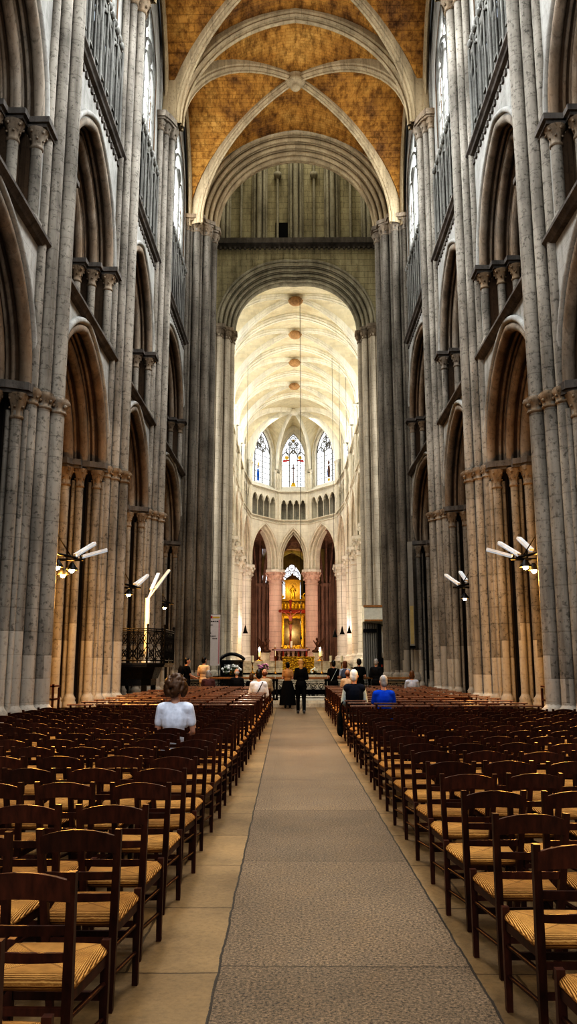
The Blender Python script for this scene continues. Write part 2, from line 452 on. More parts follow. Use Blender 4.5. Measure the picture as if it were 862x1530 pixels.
def nave_window(side, i, idx):
    p0 = (side*U0, D[i]); p1 = (side*U0, D[i+1]); y = (D[i]+D[i+1])/2
    root = empty(f'window_{idx}', (side*(U0+.20), y, 20.5))
    tag(root, f'bright clerestory window high on the {side_word[side]} nave wall, bay {bay_word[i]}', 'window', kind='structure')
    Tl = lambda s,n,z: (side*n, s, z)
    m = MB(Tl); cw = (D[i+1]-D[i])/2-1.23; cc = c_for(cw,2.4); e = cw/1.95
    A = arch(cw, 2.9, cc, 12)
    P = [(s,.12,z) for s,z in A]+[(cw,.12,0),(-cw,.12,0)]
    m.add(P,[tuple(range(len(P)))])
    m.build('glass_pane', M['clerglass'], root)
    t = MB(Tl)
    for s in (-.98*e,0,.98*e): t.tube([(s,0,0),(s,0,3.4 if s else 4.1)], .07, 6, cap=False)
    for s in (-cw,cw): t.tube([(s,0,0),(s,0,2.9)], .08, 6, cap=False)
    archtube(t, cw, 2.9, cc, 0, .09, 6)
    for s in (-1.46*e,-.49*e,.49*e,1.46*e): archtube(t, .49*e, 2.6, .3, 0, .055, 6, 0, 6, sc=s)
    for s in (-.98*e,.98*e): archtube(t, .98*e, 2.9, .3, 0, .07, 6, 0, 8, sc=s)
    for (cx,cz,r) in ((0,4.55,.42),(-.98*e,3.62,.3),(.98*e,3.62,.3)):
        t.tube([(cx+r*math.cos(a*PI/6),0,cz+r*math.sin(a*PI/6)) for a in range(12)], .06, 6, closed=True)
        for a in range(4): t.tube([(cx+r*.5*math.cos(a*PI/2)+r*.35*math.cos(b*PI/3),0,cz+r*.5*math.sin(a*PI/2)+r*.35*math.sin(b*PI/3)) for b in range(6)], .025, 5, closed=True)
    for z in (.7,1.4,2.1): t.box(-cw,cw,-.01,.02,z-.02,z+.02)
    t.build('tracery', M['tri'], root)
    return root

def pier_mesh_parts(side):
    """the compound pier; list of (part name, mesh)"""
    X = lambda u,v: (side*(u-6.4), v)
    parts = []
    def P(name, mb, mat): parts.append((name, mb.mesh(name, mat)))
    half = [(5.14,.0),(5.14,.14),(5.34,.2),(5.5,.60),(5.8,.68),(5.84,.92),(6.16,.96),(6.2,1.16),(6.6,1.18),(6.66,.94),(7.0,.92),(7.06,.68),(7.6,.66),(7.6,.3)]
    poly = [X(u,v) for u,v in half[1:]]+[X(u,-v) for u,v in reversed(half[1:])]
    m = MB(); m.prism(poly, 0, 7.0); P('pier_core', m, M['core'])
    m = MB()
    for zz,k in ((.0,1.12),(.28,1.07)):
        m.prism([(x*k,y*k*1.04) for x,y in poly], zz, zz+.28)
    P('plinth', m, M['shaft'])
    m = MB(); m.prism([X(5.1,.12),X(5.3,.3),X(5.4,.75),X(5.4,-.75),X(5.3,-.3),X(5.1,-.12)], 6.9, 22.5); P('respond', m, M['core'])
    vs = [(4.97,0,.18,1),(5.13,.36,.15,1),(5.13,-.36,.15,1),(5.27,.65,.12,1),(5.27,-.65,.12,1)]
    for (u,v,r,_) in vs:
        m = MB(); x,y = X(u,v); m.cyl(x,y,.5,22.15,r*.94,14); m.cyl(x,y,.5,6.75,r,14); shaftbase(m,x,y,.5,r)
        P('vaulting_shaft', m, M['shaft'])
        m = MB(); capital(m, x,y,6.66,6.98,r,15,1.35); P('shaft_ring', m, M['cap'])
        m = MB(); capital(m, x,y,22.05,22.55,r,15,1.6); P('vault_capital', m, M['cap'])
    m = MB(); m.prism([X(4.70,.22),X(4.86,.62),X(5.05,.92),X(5.5,.92),X(5.5,-.92),X(5.05,-.92),X(4.86,-.62),X(4.70,-.22)], 22.53, 22.78)
    m.prism([X(4.76,.2),X(4.9,.58),X(5.1,.86),X(5.5,.86),X(5.5,-.86),X(5.1,-.86),X(4.9,-.58),X(4.76,-.2)], 22.45, 22.55); P('vault_abacus', m, M['cap'])
    os = [(5.47,.86,.115),(5.87,1.10,.105),(6.2,1.33,.125),(6.52,1.36,.16),(6.86,1.12,.14),(7.25,.86,.14)]
    for sv in (1,-1):
        for (u,v,r) in os:
            x,y = X(u,v*sv); m = MB(); m.cyl(x,y,.5,6.45,r,12); shaftbase(m,x,y,.5,r); P('arch_shaft', m, M['shaft'])
            m = MB(); capital(m, x,y,6.3,6.8,r,15,1.75); P('arch_capital', m, M['cap'])
        for (u,v) in ((5.66,.80),(6.05,1.05),(5.32,.79),(6.36,1.29)):
            x,y = X(u,v*sv); m = MB(); m.cyl(x,y,.5,6.5,.06,8); P('slender_shaft', m, M['shaft'])
    m = MB()
    def ab(o, z0, z1):
        q = [(5.12,.48),(5.2,.80),(5.36-o,.88+o*.6),(5.62,1.02+o),(5.80,1.05+o),(5.80,1.24+o*.8),(6.0,1.30+o),(6.1,1.5+o*.8),(6.7,1.5+o*.8),(6.8,1.30+o),(7.1,1.24+o),(7.3,.98+o),(7.7,.9)]
        m.prism([X(u,v) for u,v in q]+[X(u,-v) for u,v in reversed(q)], z0, z1)
    ab(.06,6.78,6.86); ab(.13,6.86,7.02); P('abacus', m, M['string'])
    return parts

M['clerglass'] = glass_mat('clerestory_glass', 4.0, (.93,.97,1.0), rings=.2, grid=(.49,.7), lead=.5)
PIERP = {}
pier_word = ['first','second','third','fourth']
for side in (-1,1):
    for i in range(4):
        nave_bay(side, i)
widx = 1
for side in (-1,1):
    for i in range(4):
        nave_window(side, i, widx); widx += 1
for side in (-1,1):
    parts = pier_mesh_parts(side); PIERP[side] = parts
    for k in range(0,4):
        root = empty('clustered_pillar', (side*6.4, D[k], 0))
        tag(root, f'tall clustered grey stone pillar on the {side_word[side]} of the nave, {["beside the camera","nearest in view","second in view","third in view, before the crossing"][k]}', 'pillar', kind='structure')
        for (nm,me) in parts:
            o = bpy.data.objects.new(nm, me); COL.objects.link(o); o.parent = root

# ---- vault
def fv(t, c=.12):
    t = min(1.0, abs(t)); return math.sqrt(max(0,(1+c)**2-(t+c)**2))/math.sqrt((1+c)**2-c*c)
RIBP = [(-.17,.35),(-.17,.02),(-.13,-.03),(-.15,-.10),(-.10,-.17),(-.05,-.19),(-.06,-.25),(0,-.29),(.06,-.25),(.05,-.19),(.10,-.17),(.15,-.10),(.13,-.03),(.17,.02),(.17,.35)]
RIBW = [(a*1.55,b*1.1 if b < .3 else .7) for a,b in RIBP]
RIBP = [(a*.85,b if b < .3 else .6) for a,b in RIBP]
def ribpath(p0, p1, z0, rise, n=28, t0=-1, t1=1, cx=0):
    L = []
    a = Vector(p0); b = Vector(p1); mid = (a+b)/2; hf = (b-a)/2
    for i in range(n+1):
        t = math.cos(PI*(1-i/n)); 
        if t < t0 or t > t1: continue
        q = mid+hf*t; L.append((q.x,q.y,z0+rise*fv(t)))
    return L
def webgrid(m, P, nu):
    n1 = nu+1; fs = []
    for i in range(nu):
        for j in range(nu):
            a,b,c,d = i*n1+j, i*n1+j+1, (i+1)*n1+j+1, (i+1)*n1+j
            if (i+.5-nu/2)*(j+.5-nu/2) > 0: fs += [(a,b,c),(a,c,d)]
            else: fs += [(a,b,d),(b,c,d)]
    m.add([p for r in P for p in r], fs, False)
def vault_bay(cx, W, ya, yb, z0, rise, webm, ribm, label, name='ceiling', boss=True, nu=24, first=True, last=True, rw=.9, pend=1.0):
    root = empty(name, (cx,(ya+yb)/2,z0)); tag(root, label, 'vault', kind='structure')
    off = Vector((cx,(ya+yb)/2,z0))
    L = (yb-ya)/2; m = MB(); P = []
    for i in range(nu+1):
        u = math.sin(PI/2*(2*i/nu-1)); row = []
        for j in range(nu+1):
            v = math.sin(PI/2*(2*j/nu-1)); t = min(abs(u),abs(v)); row.append((u*W, v*L, rise*fv(t)))
        P.append(row)
    webgrid(m, P, nu); o = m.build('vault_web', webm, root)
    for sx in (1,-1):
        m = MB(); p = ribpath((-W*rw*sx,-L*.97),(W*rw*sx,L*.97), .1, rise-.16)
        d = Vector((W*sx,L,0)).normalized(); m.sweep(RIBP, p, (-d.y,d.x,0)); m.build('diagonal_rib', ribm, root)
    for (on,y) in ((first,-L),(last,L)):
        if on:
            m = MB(); m.sweep(RIBW, ribpath((-W*rw,y),(W*rw,y), .1, rise-.22), (0,1,0)); m.build('transverse_arch', ribm, root)
    for s in (-1,1):
        m = MB(); m.sweep([(a*.7,b*.7) for a,b in RIBP], ribpath((s*(W-.12),-L),(s*(W-.12),L), 0, rise-.15), (1,0,0)); m.build('wall_rib', ribm, root)
    if boss:
        m = MB(); z = rise-.1
        m.lathe([(.05,z-.75*pend),(.16,z-.72*pend),(.24,z-.6*pend),(.18,z-.5*pend),(.34,z-.4*pend),(.44,z-.25*pend),(.40,z-.1),(.46,z+.05)],0,0,16,wob=lambda j,a:.1*math.sin(8*a) if j in (3,4,5,6) else 0)
        m.build('boss', ribm, root)
    return root
for i in range(4):
    vault_bay(0, U0, D[i], D[i+1] - (.75 if i == 3 else 0), 22.6, 5.3, M['web'], M['rib'], f'ochre ribbed stone vault bay over the nave, {bay_word[i]}', first=True, last=False, pend=.75 if i == 3 else .6)

# ---- crossing piers and arches
def crossing_pier(side, yc, face, inner, zc, dark, label):
    """clustered pier of the crossing: shafts stepped from the nave side to the inner face; face -1 looks west"""
    root = empty('crossing_pillar', (side*(inner+1.3), yc, 0)); tag(root, label, 'pillar', kind='structure')
    X = lambda u,v: (side*(u-1.3), v)
    core = [(.25,-.1),(.55,-.45),(.75,-.8),(1.1,-.98),(1.45,-1.2),(2.6,-1.25),(2.6,1.25),(1.45,1.2),(1.1,.98),(.75,.8),(.55,.45),(.25,.1)]
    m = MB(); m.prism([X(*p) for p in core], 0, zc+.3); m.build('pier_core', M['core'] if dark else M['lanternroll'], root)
    m = MB(); m.prism([(x*1.12,y*1.15) for x,y in [X(*p) for p in core]], 0, .6); m.prism([(x*1.07,y*1.08) for x,y in [X(*p) for p in core]], .6, .95); m.build('plinth', M['shaft'], root)
    sh = [(.17,0,.21),(.30,.42,.11),(.42,.72,.20),(.68,.92,.10),(.86,1.12,.18),(1.12,1.22,.09),(1.3,1.32,.14)]
    allsh = []
    for (u,v,r) in sh:
        for sg in ((1,-1) if v else (1,)): allsh.append((u,v*sg,r))
    for (u,v,r) in allsh:
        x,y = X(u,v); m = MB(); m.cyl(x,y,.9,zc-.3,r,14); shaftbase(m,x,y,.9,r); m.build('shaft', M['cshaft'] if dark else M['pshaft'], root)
        m = MB(); capital(m,x,y,zc-.5,zc,r,15,1.5); m.build('capital', M['cap'], root)
    m = MB()
    for o,za,zb in ((.0,zc-.02,zc+.08),(.08,zc+.08,zc+.28)):
        q = [(-.12-o,.28),(.1-o,.42),(.08-o,.8),(.5-o,1.1),(.52-o,1.38+o),(1.5,1.55+o)]
        m.prism([X(u,v) for u,v in q]+[X(u,-v) for u,v in reversed(q)], za, zb)
    m.build('abacus', M['cap'], root)
    return root
Y4 = 37.3; Y5 = 49.2
for side in (-1,1):
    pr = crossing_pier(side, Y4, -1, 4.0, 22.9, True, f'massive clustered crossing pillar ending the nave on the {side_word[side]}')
    for (nm_,me_) in PIERP[side]:
        if nm_ in ('pier_core','arch_shaft','arch_capital','slender_shaft','abacus','plinth'):
            o = bpy.data.objects.new(nm_, me_); COL.objects.link(o); o.parent = pr; o.location = (side*(6.4-5.3), D[4]-Y4, 0)
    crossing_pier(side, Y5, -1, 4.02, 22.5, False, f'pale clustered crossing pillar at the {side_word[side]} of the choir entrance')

def great_arch(yc, w0, dw, step, zs, rise, ztop, halfx, label, name, mats, cx=0, both=True, n_ord=4, flatwall=None):
    root = empty(name, (cx,yc,0)); tag(root, label, 'arch', kind='structure')
    T = lambda s,n,z: (s,n,z)
    m = MB(T); r = MB(T); c = c_for(w0, rise)
    dep = [.35+step*k for k in range(n_ord)]
    for k in range(n_ord):
        w = w0+dw*k; d = dep[k]
        slab(m, -halfx, halfx, zs, ztop, w, zs, c, -d, d, jamb=False, n=20)
        for s in ((-1,1) if both else (-1,)):
            archtube(r, w+.03, zs, c, s*(d-.03), .115, 8, 0, 24)
            archtube(r, w+.19, zs, c, s*(d+.01), .05, 6, 0, 24)
    archtube(r, w0-.02, zs, c, 0, .16, 8, 0, 24)
    archtube(r, w0+dw*n_ord+.0, zs, c, -dep[-1]-.03, .09, 8, 0, 24)
    m.build('spandrel_wall', mats[:2], root); r.build('arch_moulding', mats[2], root)
    return root
great_arch(Y4, 4.05, .2, .27, 23.15, 4.1, 30.5, 7.0, 'broad moulded crossing arch closing the nave vault', 'crossing_arch', (M['lantern'],M['rib'],M['rib']))
great_arch(Y5, 4.1, .24, .27, 22.75, 3.45, 28.4, 7.4, 'broad moulded arch opening from the crossing into the choir', 'choir_arch', (M['lantern'],M['lanternroll'],M['lanternroll']))

# ---- lantern east wall with blind arcade
lan = empty('wall_lantern', (0,Y5,28.4)); tag(lan, 'tan ashlar lantern wall with blind arcade of shafts above the choir arch', 'wall', kind='structure')
m = MB(); m.box(-7.4,7.4,-.25,.6,0,16)
m.build('ashlar_wall', M['lantern'], lan)
m = MB(); m.box(-7.4,7.4,-1.45,.0,-.05,.3); m.box(-7.4,7.4,-1.3,0,-.3,-.05)
for k in range(46): m.box(-7.2+k*.32,-7.06+k*.32,-1.36,-1.2,-.42,-.28)
m.build('ledge', M['string'], lan)
for k in range(-3,4):
    x = k*2.42
    m = MB()
    for (dx,dy,r) in ((-.30,-.5,.11),(0,-.72,.17),(.30,-.5,.11),(-.46,-.34,.07),(.46,-.34,.07)): m.cyl(x+dx,dy,.3,14,r,10)
    m.box(x-.42,x+.42,-.5,-.2,.3,14); m.build('grouped_shaft', M['lanternroll'], lan)
    m = MB(); m.cyl(x+1.21,-.5,.3,14,.09,10); m.lathe([(.09,5.1),(.24,5.25),(.28,5.5),(.12,5.6)],x+1.21,-.5,10); m.build('thin_shaft', M['lanternroll'], lan)
m = MB(); m.box(-1.35,-.55,-.34,-.2,.35,2.0); m.build('doorway', plain('dark_void',(.008,.007,.006),.9), lan)
m = MB()
for s in (-1,1): m.box(min(s*7.2,s*7.6),max(s*7.2,s*7.6),Y4-.3,Y5+.3,22,44)
m.box(-7.4,7.4,Y4-.4,Y4+.4,29,44)
o = m.build('wall_crossing', M['lantern']); tag(o, 'upper side walls of the crossing lantern tower', 'wall', kind='structure')
m = MB(); m.box(-7.6,7.6,Y4-.5,Y5+.6,44,44.3); o = m.build('ceiling', M['lantern']); tag(o, 'flat ceiling of the crossing lantern tower', 'ceiling', kind='structure')

# ---- aisles: outer walls, roofs, transept ends (dark)
for side in (-1,1):
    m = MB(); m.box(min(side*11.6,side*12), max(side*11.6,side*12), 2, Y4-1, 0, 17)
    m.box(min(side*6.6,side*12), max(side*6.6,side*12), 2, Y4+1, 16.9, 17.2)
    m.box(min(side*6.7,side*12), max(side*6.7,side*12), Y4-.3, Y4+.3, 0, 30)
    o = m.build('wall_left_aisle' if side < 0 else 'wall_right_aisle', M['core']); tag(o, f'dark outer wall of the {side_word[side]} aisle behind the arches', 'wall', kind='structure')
    m = MB(); m.box(min(side*14,side*14.4), max(side*14,side*14.4), Y4, Y5+1, 0, 30); m.box(min(side*6.6,side*14), max(side*6.6,side*14), Y4, Y5, 28, 28.3)
    m.box(min(side*6.7,side*14), max(side*6.7,side*14), Y5-.2, Y5+.3, 0, 30)
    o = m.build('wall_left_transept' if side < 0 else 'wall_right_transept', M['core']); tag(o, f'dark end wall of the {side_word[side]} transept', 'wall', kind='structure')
# ------------------------------------------------------------------ choir
def cx(y): return -.006*max(0,y-50) - .0002*max(0,y-50)**2*.4
CH = 1.3   # choir floor level
YC = [51.3, 57.3, 63.4, 69.5, 75.5]
W = 5.55
LV = [(cx(y)-W, y) for y in YC] + [(cx(84)-5.12, 81.9), (cx(87)-1.95, 85.6)]
LV[5] = (cx(82)-5.05, 82.2); LV[6] = (cx(86)-1.95, 86.6)
RV = [(2*cx(y)-x, y) for x,y in LV]
loop = LV + RV[::-1]
KEY = (cx(80.8), 80.6)
M['apseglass'] = glass_mat('apse_glass', .85, (.95,.97,1.0), rings=.75, grid=(.86,.62), lead=.15)
M['sideglass'] = glass_mat('choir_side_glass', 1.6, (.95,.97,1.0), rings=.2, grid=(.6,.6), lead=.3)
M['blueglass'] = glass_mat('blue_violet_stained_glass', .35, (.30,.25,.9), rings=.0, grid=(.3,.3), lead=.05, colour=.8)

def choir_bay(p0, p1, label, triview=True):
    T, L = frame(p0, p1, -1)
    mx,my = (p0[0]+p1[0])/2,(p0[1]+p1[1])/2
    root = empty('wall_choir', (mx,my,0)); tag(root, label, 'wall', kind='structure')
    Tl = lambda s,n,z: (T(s,n,z)[0]-mx, T(s,n,z)[1]-my, z)
    B = lambda: MB(Tl)
    h = L/2; zs = 12.6
    w1 = h-.40; rise = 3.45 if L < 5 else 3.6; c = c_for(w1, rise)
    m = B(); r = B()
    for k,(n0,n1,dw) in enumerate(((-.62,-.36,0),(-.36,-.02,.19),(-.02,.45,.38),(.45,.7,.19))):
        w = w1-dw
        slab(m, -h-.1, h+.1, 11.55, 16.5, w, zs, c, n0, n1, n=10)
        if k < 3:
            archtube(r, w+.02, zs, c, n0+.02, .09, 8, 0, 12, down=11.55)
            archtube(r, w+.17, zs, c, n0-.02, .04, 6, 0, 12, down=11.55)
    archtube(r, w1+.18, zs, c, -.58, .06, 6, 0, 10)
    # triforium stage
    for s in (-1,1): m.box(min(s*(h+.1),s*(h-.55)),max(s*(h+.1),s*(h-.55)),-.5,.7,16.9,20.0)
    m.box(-h-.1,h+.1,.62,.72,16.9,20.1,2); m.box(-h-.1,h+.1,-.5,.72,16.5,16.9); m.box(-h-.1,h+.1,-.5,.72,19.95,20.25)
    slabw = (h-.55)*2/4
    for k in range(4):
        s = -(h-.55)+(k+.5)*slabw
        slab(m, s-slabw/2, s+slabw/2, 17, 20.0, slabw/2-.07, 18.75, .35, -.42, -.25, jamb=False, n=5, sc=s)
        archtube(r, slabw/2-.1, 18.75, .35, -.44, .035, 5, 0, 5, sc=s)
        q = slabw/2-.1
        for sg in (-1,1): r.ball((s+sg*q*.72,-.34,18.95),(.05,.06,.14),6,4)
    for k in range(5):
        s = -(h-.55)+k*slabw
        r.tube([(s,-.36,16.9),(s,-.36,18.75)], .055, 6, cap=False); r.ball((s,-.36,18.72),(.09,.09,.1),6,4)
    # strings / frieze
    for (z,o) in ((16.52,-.68),(16.92,-.70),(20.1,-.72)):
        r.tube([(-h-.1,o+.06,z),(h+.1,o+.06,z)], .075, 6, cap=False)
    nf = max(4,int(L/.34))
    for k in range(nf):
        s = -h+(k+.5)*L/nf
        r.tube([(s+.11*math.cos(a*PI/4),-.53,16.72+.11*math.sin(a*PI/4)) for a in range(8)], .028, 4, closed=True)
    # sloping sill and clerestory
    m.add([(-h-.1,-.6,20.2),(h+.1,-.6,20.2),(h+.1,.3,20.85),(-h-.1,.3,20.85)],[(0,1,2,3)])
    ww = h-.64
    rise2 = 2.75; c2 = c_for(ww, rise2)
    slab(m, -h-.1, h+.1, 20.3, 28.6, ww, 24.2, c2, .15, .6, n=12)
    slab(m, -h-.1, h+.1, 20.3, 28.6, ww+.25, 24.2, c2, -.05, .15, n=12)
    archtube(r, ww+.02, 24.2, c2, .12, .06, 6, 0, 12, down=20.8); archtube(r, ww+.27, 24.2, c2, -.06, .06, 6, 0, 12, down=20.6)
    m.build('wall_face', [M['choir'],M['choir'],M['chback']], root); r.build('moulding', M['chroll'], root)
    # responds on the p1 end
    for s,d,rr in ((h,-.62,.13),(h-.2,-.56,.08),(-h,-.62,.13),(-h+.2,-.56,.08)):
        q = B(); q.tube([(s,d,11.5),(s,d,22.2)], rr, 8, cap=False); q.build('wall_shaft', M['chroll'], root)
        if rr > .1:
            q = B(); capital(q, s, d, 22.1, 22.55, rr, 10, 1.8); q.build('shaft_capital', M['chroll'], root)
    return root, T, L, ww, c2

fig = {'blue':plain('blue_glass_figure',(.03,.16,.55),.4),'red':plain('red_glass',(.6,.05,.06),.4),'gold':plain('gold_glass',(.75,.5,.05),.4),
       'brown':plain('brown_glass',(.16,.09,.07),.4),'white':plain('grisaille_glass',(.6,.6,.6),.4),'green':plain('green_glass',(.15,.3,.2),.4)}
def choir_window(T, L, ww, c2, mid, label, idx, mat, figure=None):
    root = empty(f'window_{idx}', (*T(0,.35,20.85)[:2],20.85)); tag(root, label, 'window', kind='structure')
    d = (Vector(T(1,0,0))-Vector(T(0,0,0))); ang = math.atan2(d.y,d.x); root.rotation_euler = (0,0,ang)
    o = (Vector(T(0,1,0))-Vector(T(0,0,0)));  sg = 1 if (Matrix.Rotation(-ang,3,'Z')@o).y > 0 else -1
    m = MB(lambda s,n,z:(s,n*sg,z))
    A = arch(ww, 3.35, c2, 12); P = [(s,.08,z) for s,z in A]+[(ww,.08,0),(-ww,.08,0)]
    m.add(P,[tuple(range(len(P)))]); m.build('glass_pane', mat, root)
    t = MB(lambda s,n,z:(s,n*sg,z)); lw = ww*2/3
    for k in (-1,1): t.tube([(k*lw/2,0,0),(k*lw/2,0,3.6)], .055, 6, cap=False)
    for k in (-1,0,1): archtube(t, lw/2, 3.25+(.0 if k else .25), .3, 0, .05, 6, 0, 6, sc=k*lw)
    archtube(t, ww, 3.35, c2, 0, .06, 6, 0, 12, down=0)
    zt = 3.35+math.sqrt((ww+c2)**2-c2*c2)
    for (x,z,r) in ((-lw*.52,4.15,.36),(lw*.52,4.15,.36),(0,4.75,.36),(-lw*.42,4.9,.2),(lw*.42,4.9,.2),(0,zt-.62,.3),(0,4.02,.2)):
        r *= lw/.85
        t.tube([(x+r*math.cos(a*PI/7),0,z+r*math.sin(a*PI/7)) for a in range(14)], .04, 5, closed=True)
        for a in range(5): 
            qx,qz = x+r*.55*math.cos(a*2*PI/5+.3), z+r*.55*math.sin(a*2*PI/5+.3)
            t.tube([(qx+r*.34*math.cos(b*PI/3),0,qz+r*.34*math.sin(b*PI/3)) for b in range(6)], .02, 4, closed=True)
    for z in (.62,1.24,1.86,2.48,3.1): t.box(-ww,ww,.0,.03,z-.015,z+.015)
    t.build('tracery', M['tri'], root)
    def F(name, pts, key):
        q = MB(lambda s,n,z:(s,n*sg,z)); q.add([(x,.05,z) for x,z in pts],[tuple(range(len(pts)))]); q.build(name, fig[key], root)
    ell = lambda cx_,cz,a,b:[(cx_+a*math.cos(k*PI/6),cz+b*math.sin(k*PI/6)) for k in range(12)]
    if figure == 'saint_blue':
        F('figure_robe', [(-.18,.25),(.16,.2),(.24,.9),(.12,1.5),(-.16,1.5),(-.24,.9)], 'blue'); F('figure_head', ell(-.02,1.75,.13,.2), 'brown'); F('figure_staff', [(-.05,1.9),(.16,1.9),(.16,2.3),(-.05,2.2)], 'gold')
    if figure == 'saint_brown':
        F('figure_robe', [(-.2,.6),(.18,.5),(.26,1.3),(.16,1.9),(-.14,1.9),(-.26,1.3)], 'brown'); F('figure_head', ell(0,2.2,.17,.24), 'brown'); F('figure_cloak', [(-.26,.8),(-.12,.7),(-.1,1.5),(-.25,1.5)], 'blue'); F('figure_base',[(-.2,.15),(.18,.15),(.15,.45),(-.18,.45)],'gold')
    if figure == 'crucifix':
        F('figure_wing', [(-1.2,2.85),(-.45,2.95),(-.45,3.08),(-1.1,3.12)], 'red'); F('figure_wing', [(1.2,2.85),(.45,2.95),(.45,3.08),(1.1,3.12)], 'red')
        F('halo', ell(-.72,3.35,.22,.22), 'gold'); F('halo', ell(.72,3.35,.22,.22), 'gold'); F('cross_shaft', [(-.05,.4),(.05,.4),(.05,2.6),(-.05,2.6)], 'brown')
        F('cross_arm', [(-.25,2.1),(.25,2.1),(.25,2.2),(-.25,2.2)], 'brown'); F('figure_base', [(-.3,.05),(.3,.05),(.16,.5),(-.16,.5)], 'gold'); F('rose', ell(0,5.35,.14,.14), 'gold')
    return root

def choir_column(x, y, mat, label, r=.68):
    root = empty('round_column', (x,y,CH)); tag(root, label, 'column', kind='structure')
    m = MB(); n = 20
    m.prism([(1.15*r/.68*math.cos(PI/8+k*PI/4),1.15*r/.68*math.sin(PI/8+k*PI/4)) for k in range(8)], 0, .55)
    m.lathe([(r*1.5,.55),(r*1.5,.65),(r*1.28,.8),(r*1.36,.95),(r*1.08,1.08),(r,1.15)],0,0,n); m.build('base', mat, root)
    m = MB(); m.cyl(0,0,1.1,8.75,r,n+4); m.build('column_drum', mat, root)
    m = MB(); h0 = 8.7
    m.lathe([(r,h0),(r*1.1,h0+.04),(r*1.1,h0+.12),(r,h0+.16),(r*1.06,h0+.5),(r*1.2,h0+.85),(r*1.36,h0+1.15),(r*1.42,h0+1.3)],0,0,32,wob=lambda j,a:(.07*math.sin(8*a)*(j>3)))
    for ring,(zz,rr,nn) in enumerate(((.55,1.15,8),(.95,1.32,8),(1.18,1.42,8))):
        for k in range(nn):
            a = 2*PI*(k+.5*ring)/nn; m.ball((r*rr*math.cos(a),r*rr*math.sin(a),h0+zz),(.15,.15,.17),6,5)
    m.build('capital', M['chcol'] if mat is not M['pink'] else M['pink'], root)
    m = MB(); m.prism([(1.12*math.cos(PI/8+k*PI/4),1.12*math.sin(PI/8+k*PI/4)) for k in range(8)], 9.98, 10.28); m.build('abacus', M['chcol'], root)
    return root

seg = ['choir bay next to the crossing','second choir bay','third choir bay','choir bay before the apse','apse curve','apse flank','apse axis','apse flank','apse curve','choir bay before the apse','third choir bay','second choir bay','choir bay next to the crossing']
for i in range(len(loop)-1):
    if i == 6: sd = 'centre'
    else: sd = 'left' if i < 6 else 'right'
    lab = f'pale stone wall of the {seg[i]}, {sd}, with arch, triforium and window' if i != 6 else 'pale stone wall of the apse axis with arch, triforium and window'
    root, T, L, ww, c2 = choir_bay(loop[i], loop[i+1], lab)
    fg = {5:'saint_blue',6:'crucifix',7:'saint_brown'}.get(i)
    wl = {5:'apse window left of centre with a blue robed glass figure',6:'central apse window with red wings and gold roundels',7:'apse window right of centre with a dark robed glass figure'}.get(i, f'tall bright window of the {seg[i]}, {sd}')
    choir_window(T, L, ww, c2, None, wl, widx, M['apseglass'] if 4 <= i <= 8 else M['sideglass'], fg); widx += 1
nm = ['first','second','third','fourth','fifth','sixth','seventh']
for s,V in ((-1,LV),(1,RV)):
    for k,(x,y) in enumerate(V):
        if k == 0: continue
        lab = f'round pale choir column with leafy capital, {["","first","second","third","fourth","fifth","sixth"][k]} from the crossing on the {side_word[s]}' if k < 6 else f'round pink-lit column with leafy capital beside the golden altarpiece, on its {side_word[s]}'
        choir_column(x, y, M['pink'] if k == 6 else M['chcol'], lab)

# choir vault
for i in range(4):
    xm = cx((YC[i]+YC[i+1])/2)
    vault_bay(xm, W+.12, YC[i], YC[i+1], 22.6, 5.2, M['chweb'], M['chrib'], f'cream ribbed vault over the {seg[i]}', boss=False, nu=20, last=(i == 3), first=True, rw=.93)
    m = MB(); m.lathe([(.1,-.5),(.35,-.45),(.5,-.3),(.55,-.15),(.4,0)],0,0,12,wob=lambda j,a:.12*math.sin(6*a)); 
    o = m.build('vault_boss', stone('boss_stone_%d'%i,(.55,.36,.2),axis='xy',row=3)); o.location = (xm,(YC[i]+YC[i+1])/2,27.6); tag(o, f'carved tan boss at the crown of the {seg[i]} vault', 'boss', kind='structure')
ap = empty('ceiling', (KEY[0],KEY[1],22.6)); tag(ap, 'cream apse vault with ribs fanning from one boss', 'vault', kind='structure')
m = MB(); pts = loop[4:9+1]
full = [(loop[4][0],YC[4])]+loop[5:9]+[(loop[9][0],YC[4])]
full.append(full[0])
for i in range(len(full)-1):
    a = Vector(full[i]); b = Vector(full[i+1]); k = Vector(KEY); P = []
    for ii in range(15):
        s = -1+2*ii/14; row = []
        for jj in range(15):
            rho = math.sin(PI/2*jj/14); w_ = (a+b)/2+(b-a)/2*s; q = k+(w_-k)*rho
            row.append((q.x-KEY[0],q.y-KEY[1],5.2*fv(abs(s)*rho)))
        P.append(row)
    m.grid(P, False)
m.build('vault_web', M['chweb'], ap)
for i in range(0,len(full)-1):
    a = Vector(full[i]); k = Vector(KEY); d = (k-a); L_ = d.length; d.normalize()
    st = a+d*.45; path = []
    for jj in range(15):
        t = 1-math.sin(PI/2*jj/14); q = k+(st-k)*t; path.append((q.x-KEY[0],q.y-KEY[1],.1+(5.2-.25)*fv(t)))
    m = MB(); m.sweep(RIBP, path, (-d.y,d.x,0)); m.build('fan_rib', M['chrib'], ap)
m = MB(); m.lathe([(.1,4.5),(.4,4.6),(.5,4.85),(.4,5.1)],0,0,12); m.build('boss', M['chrib'], ap)

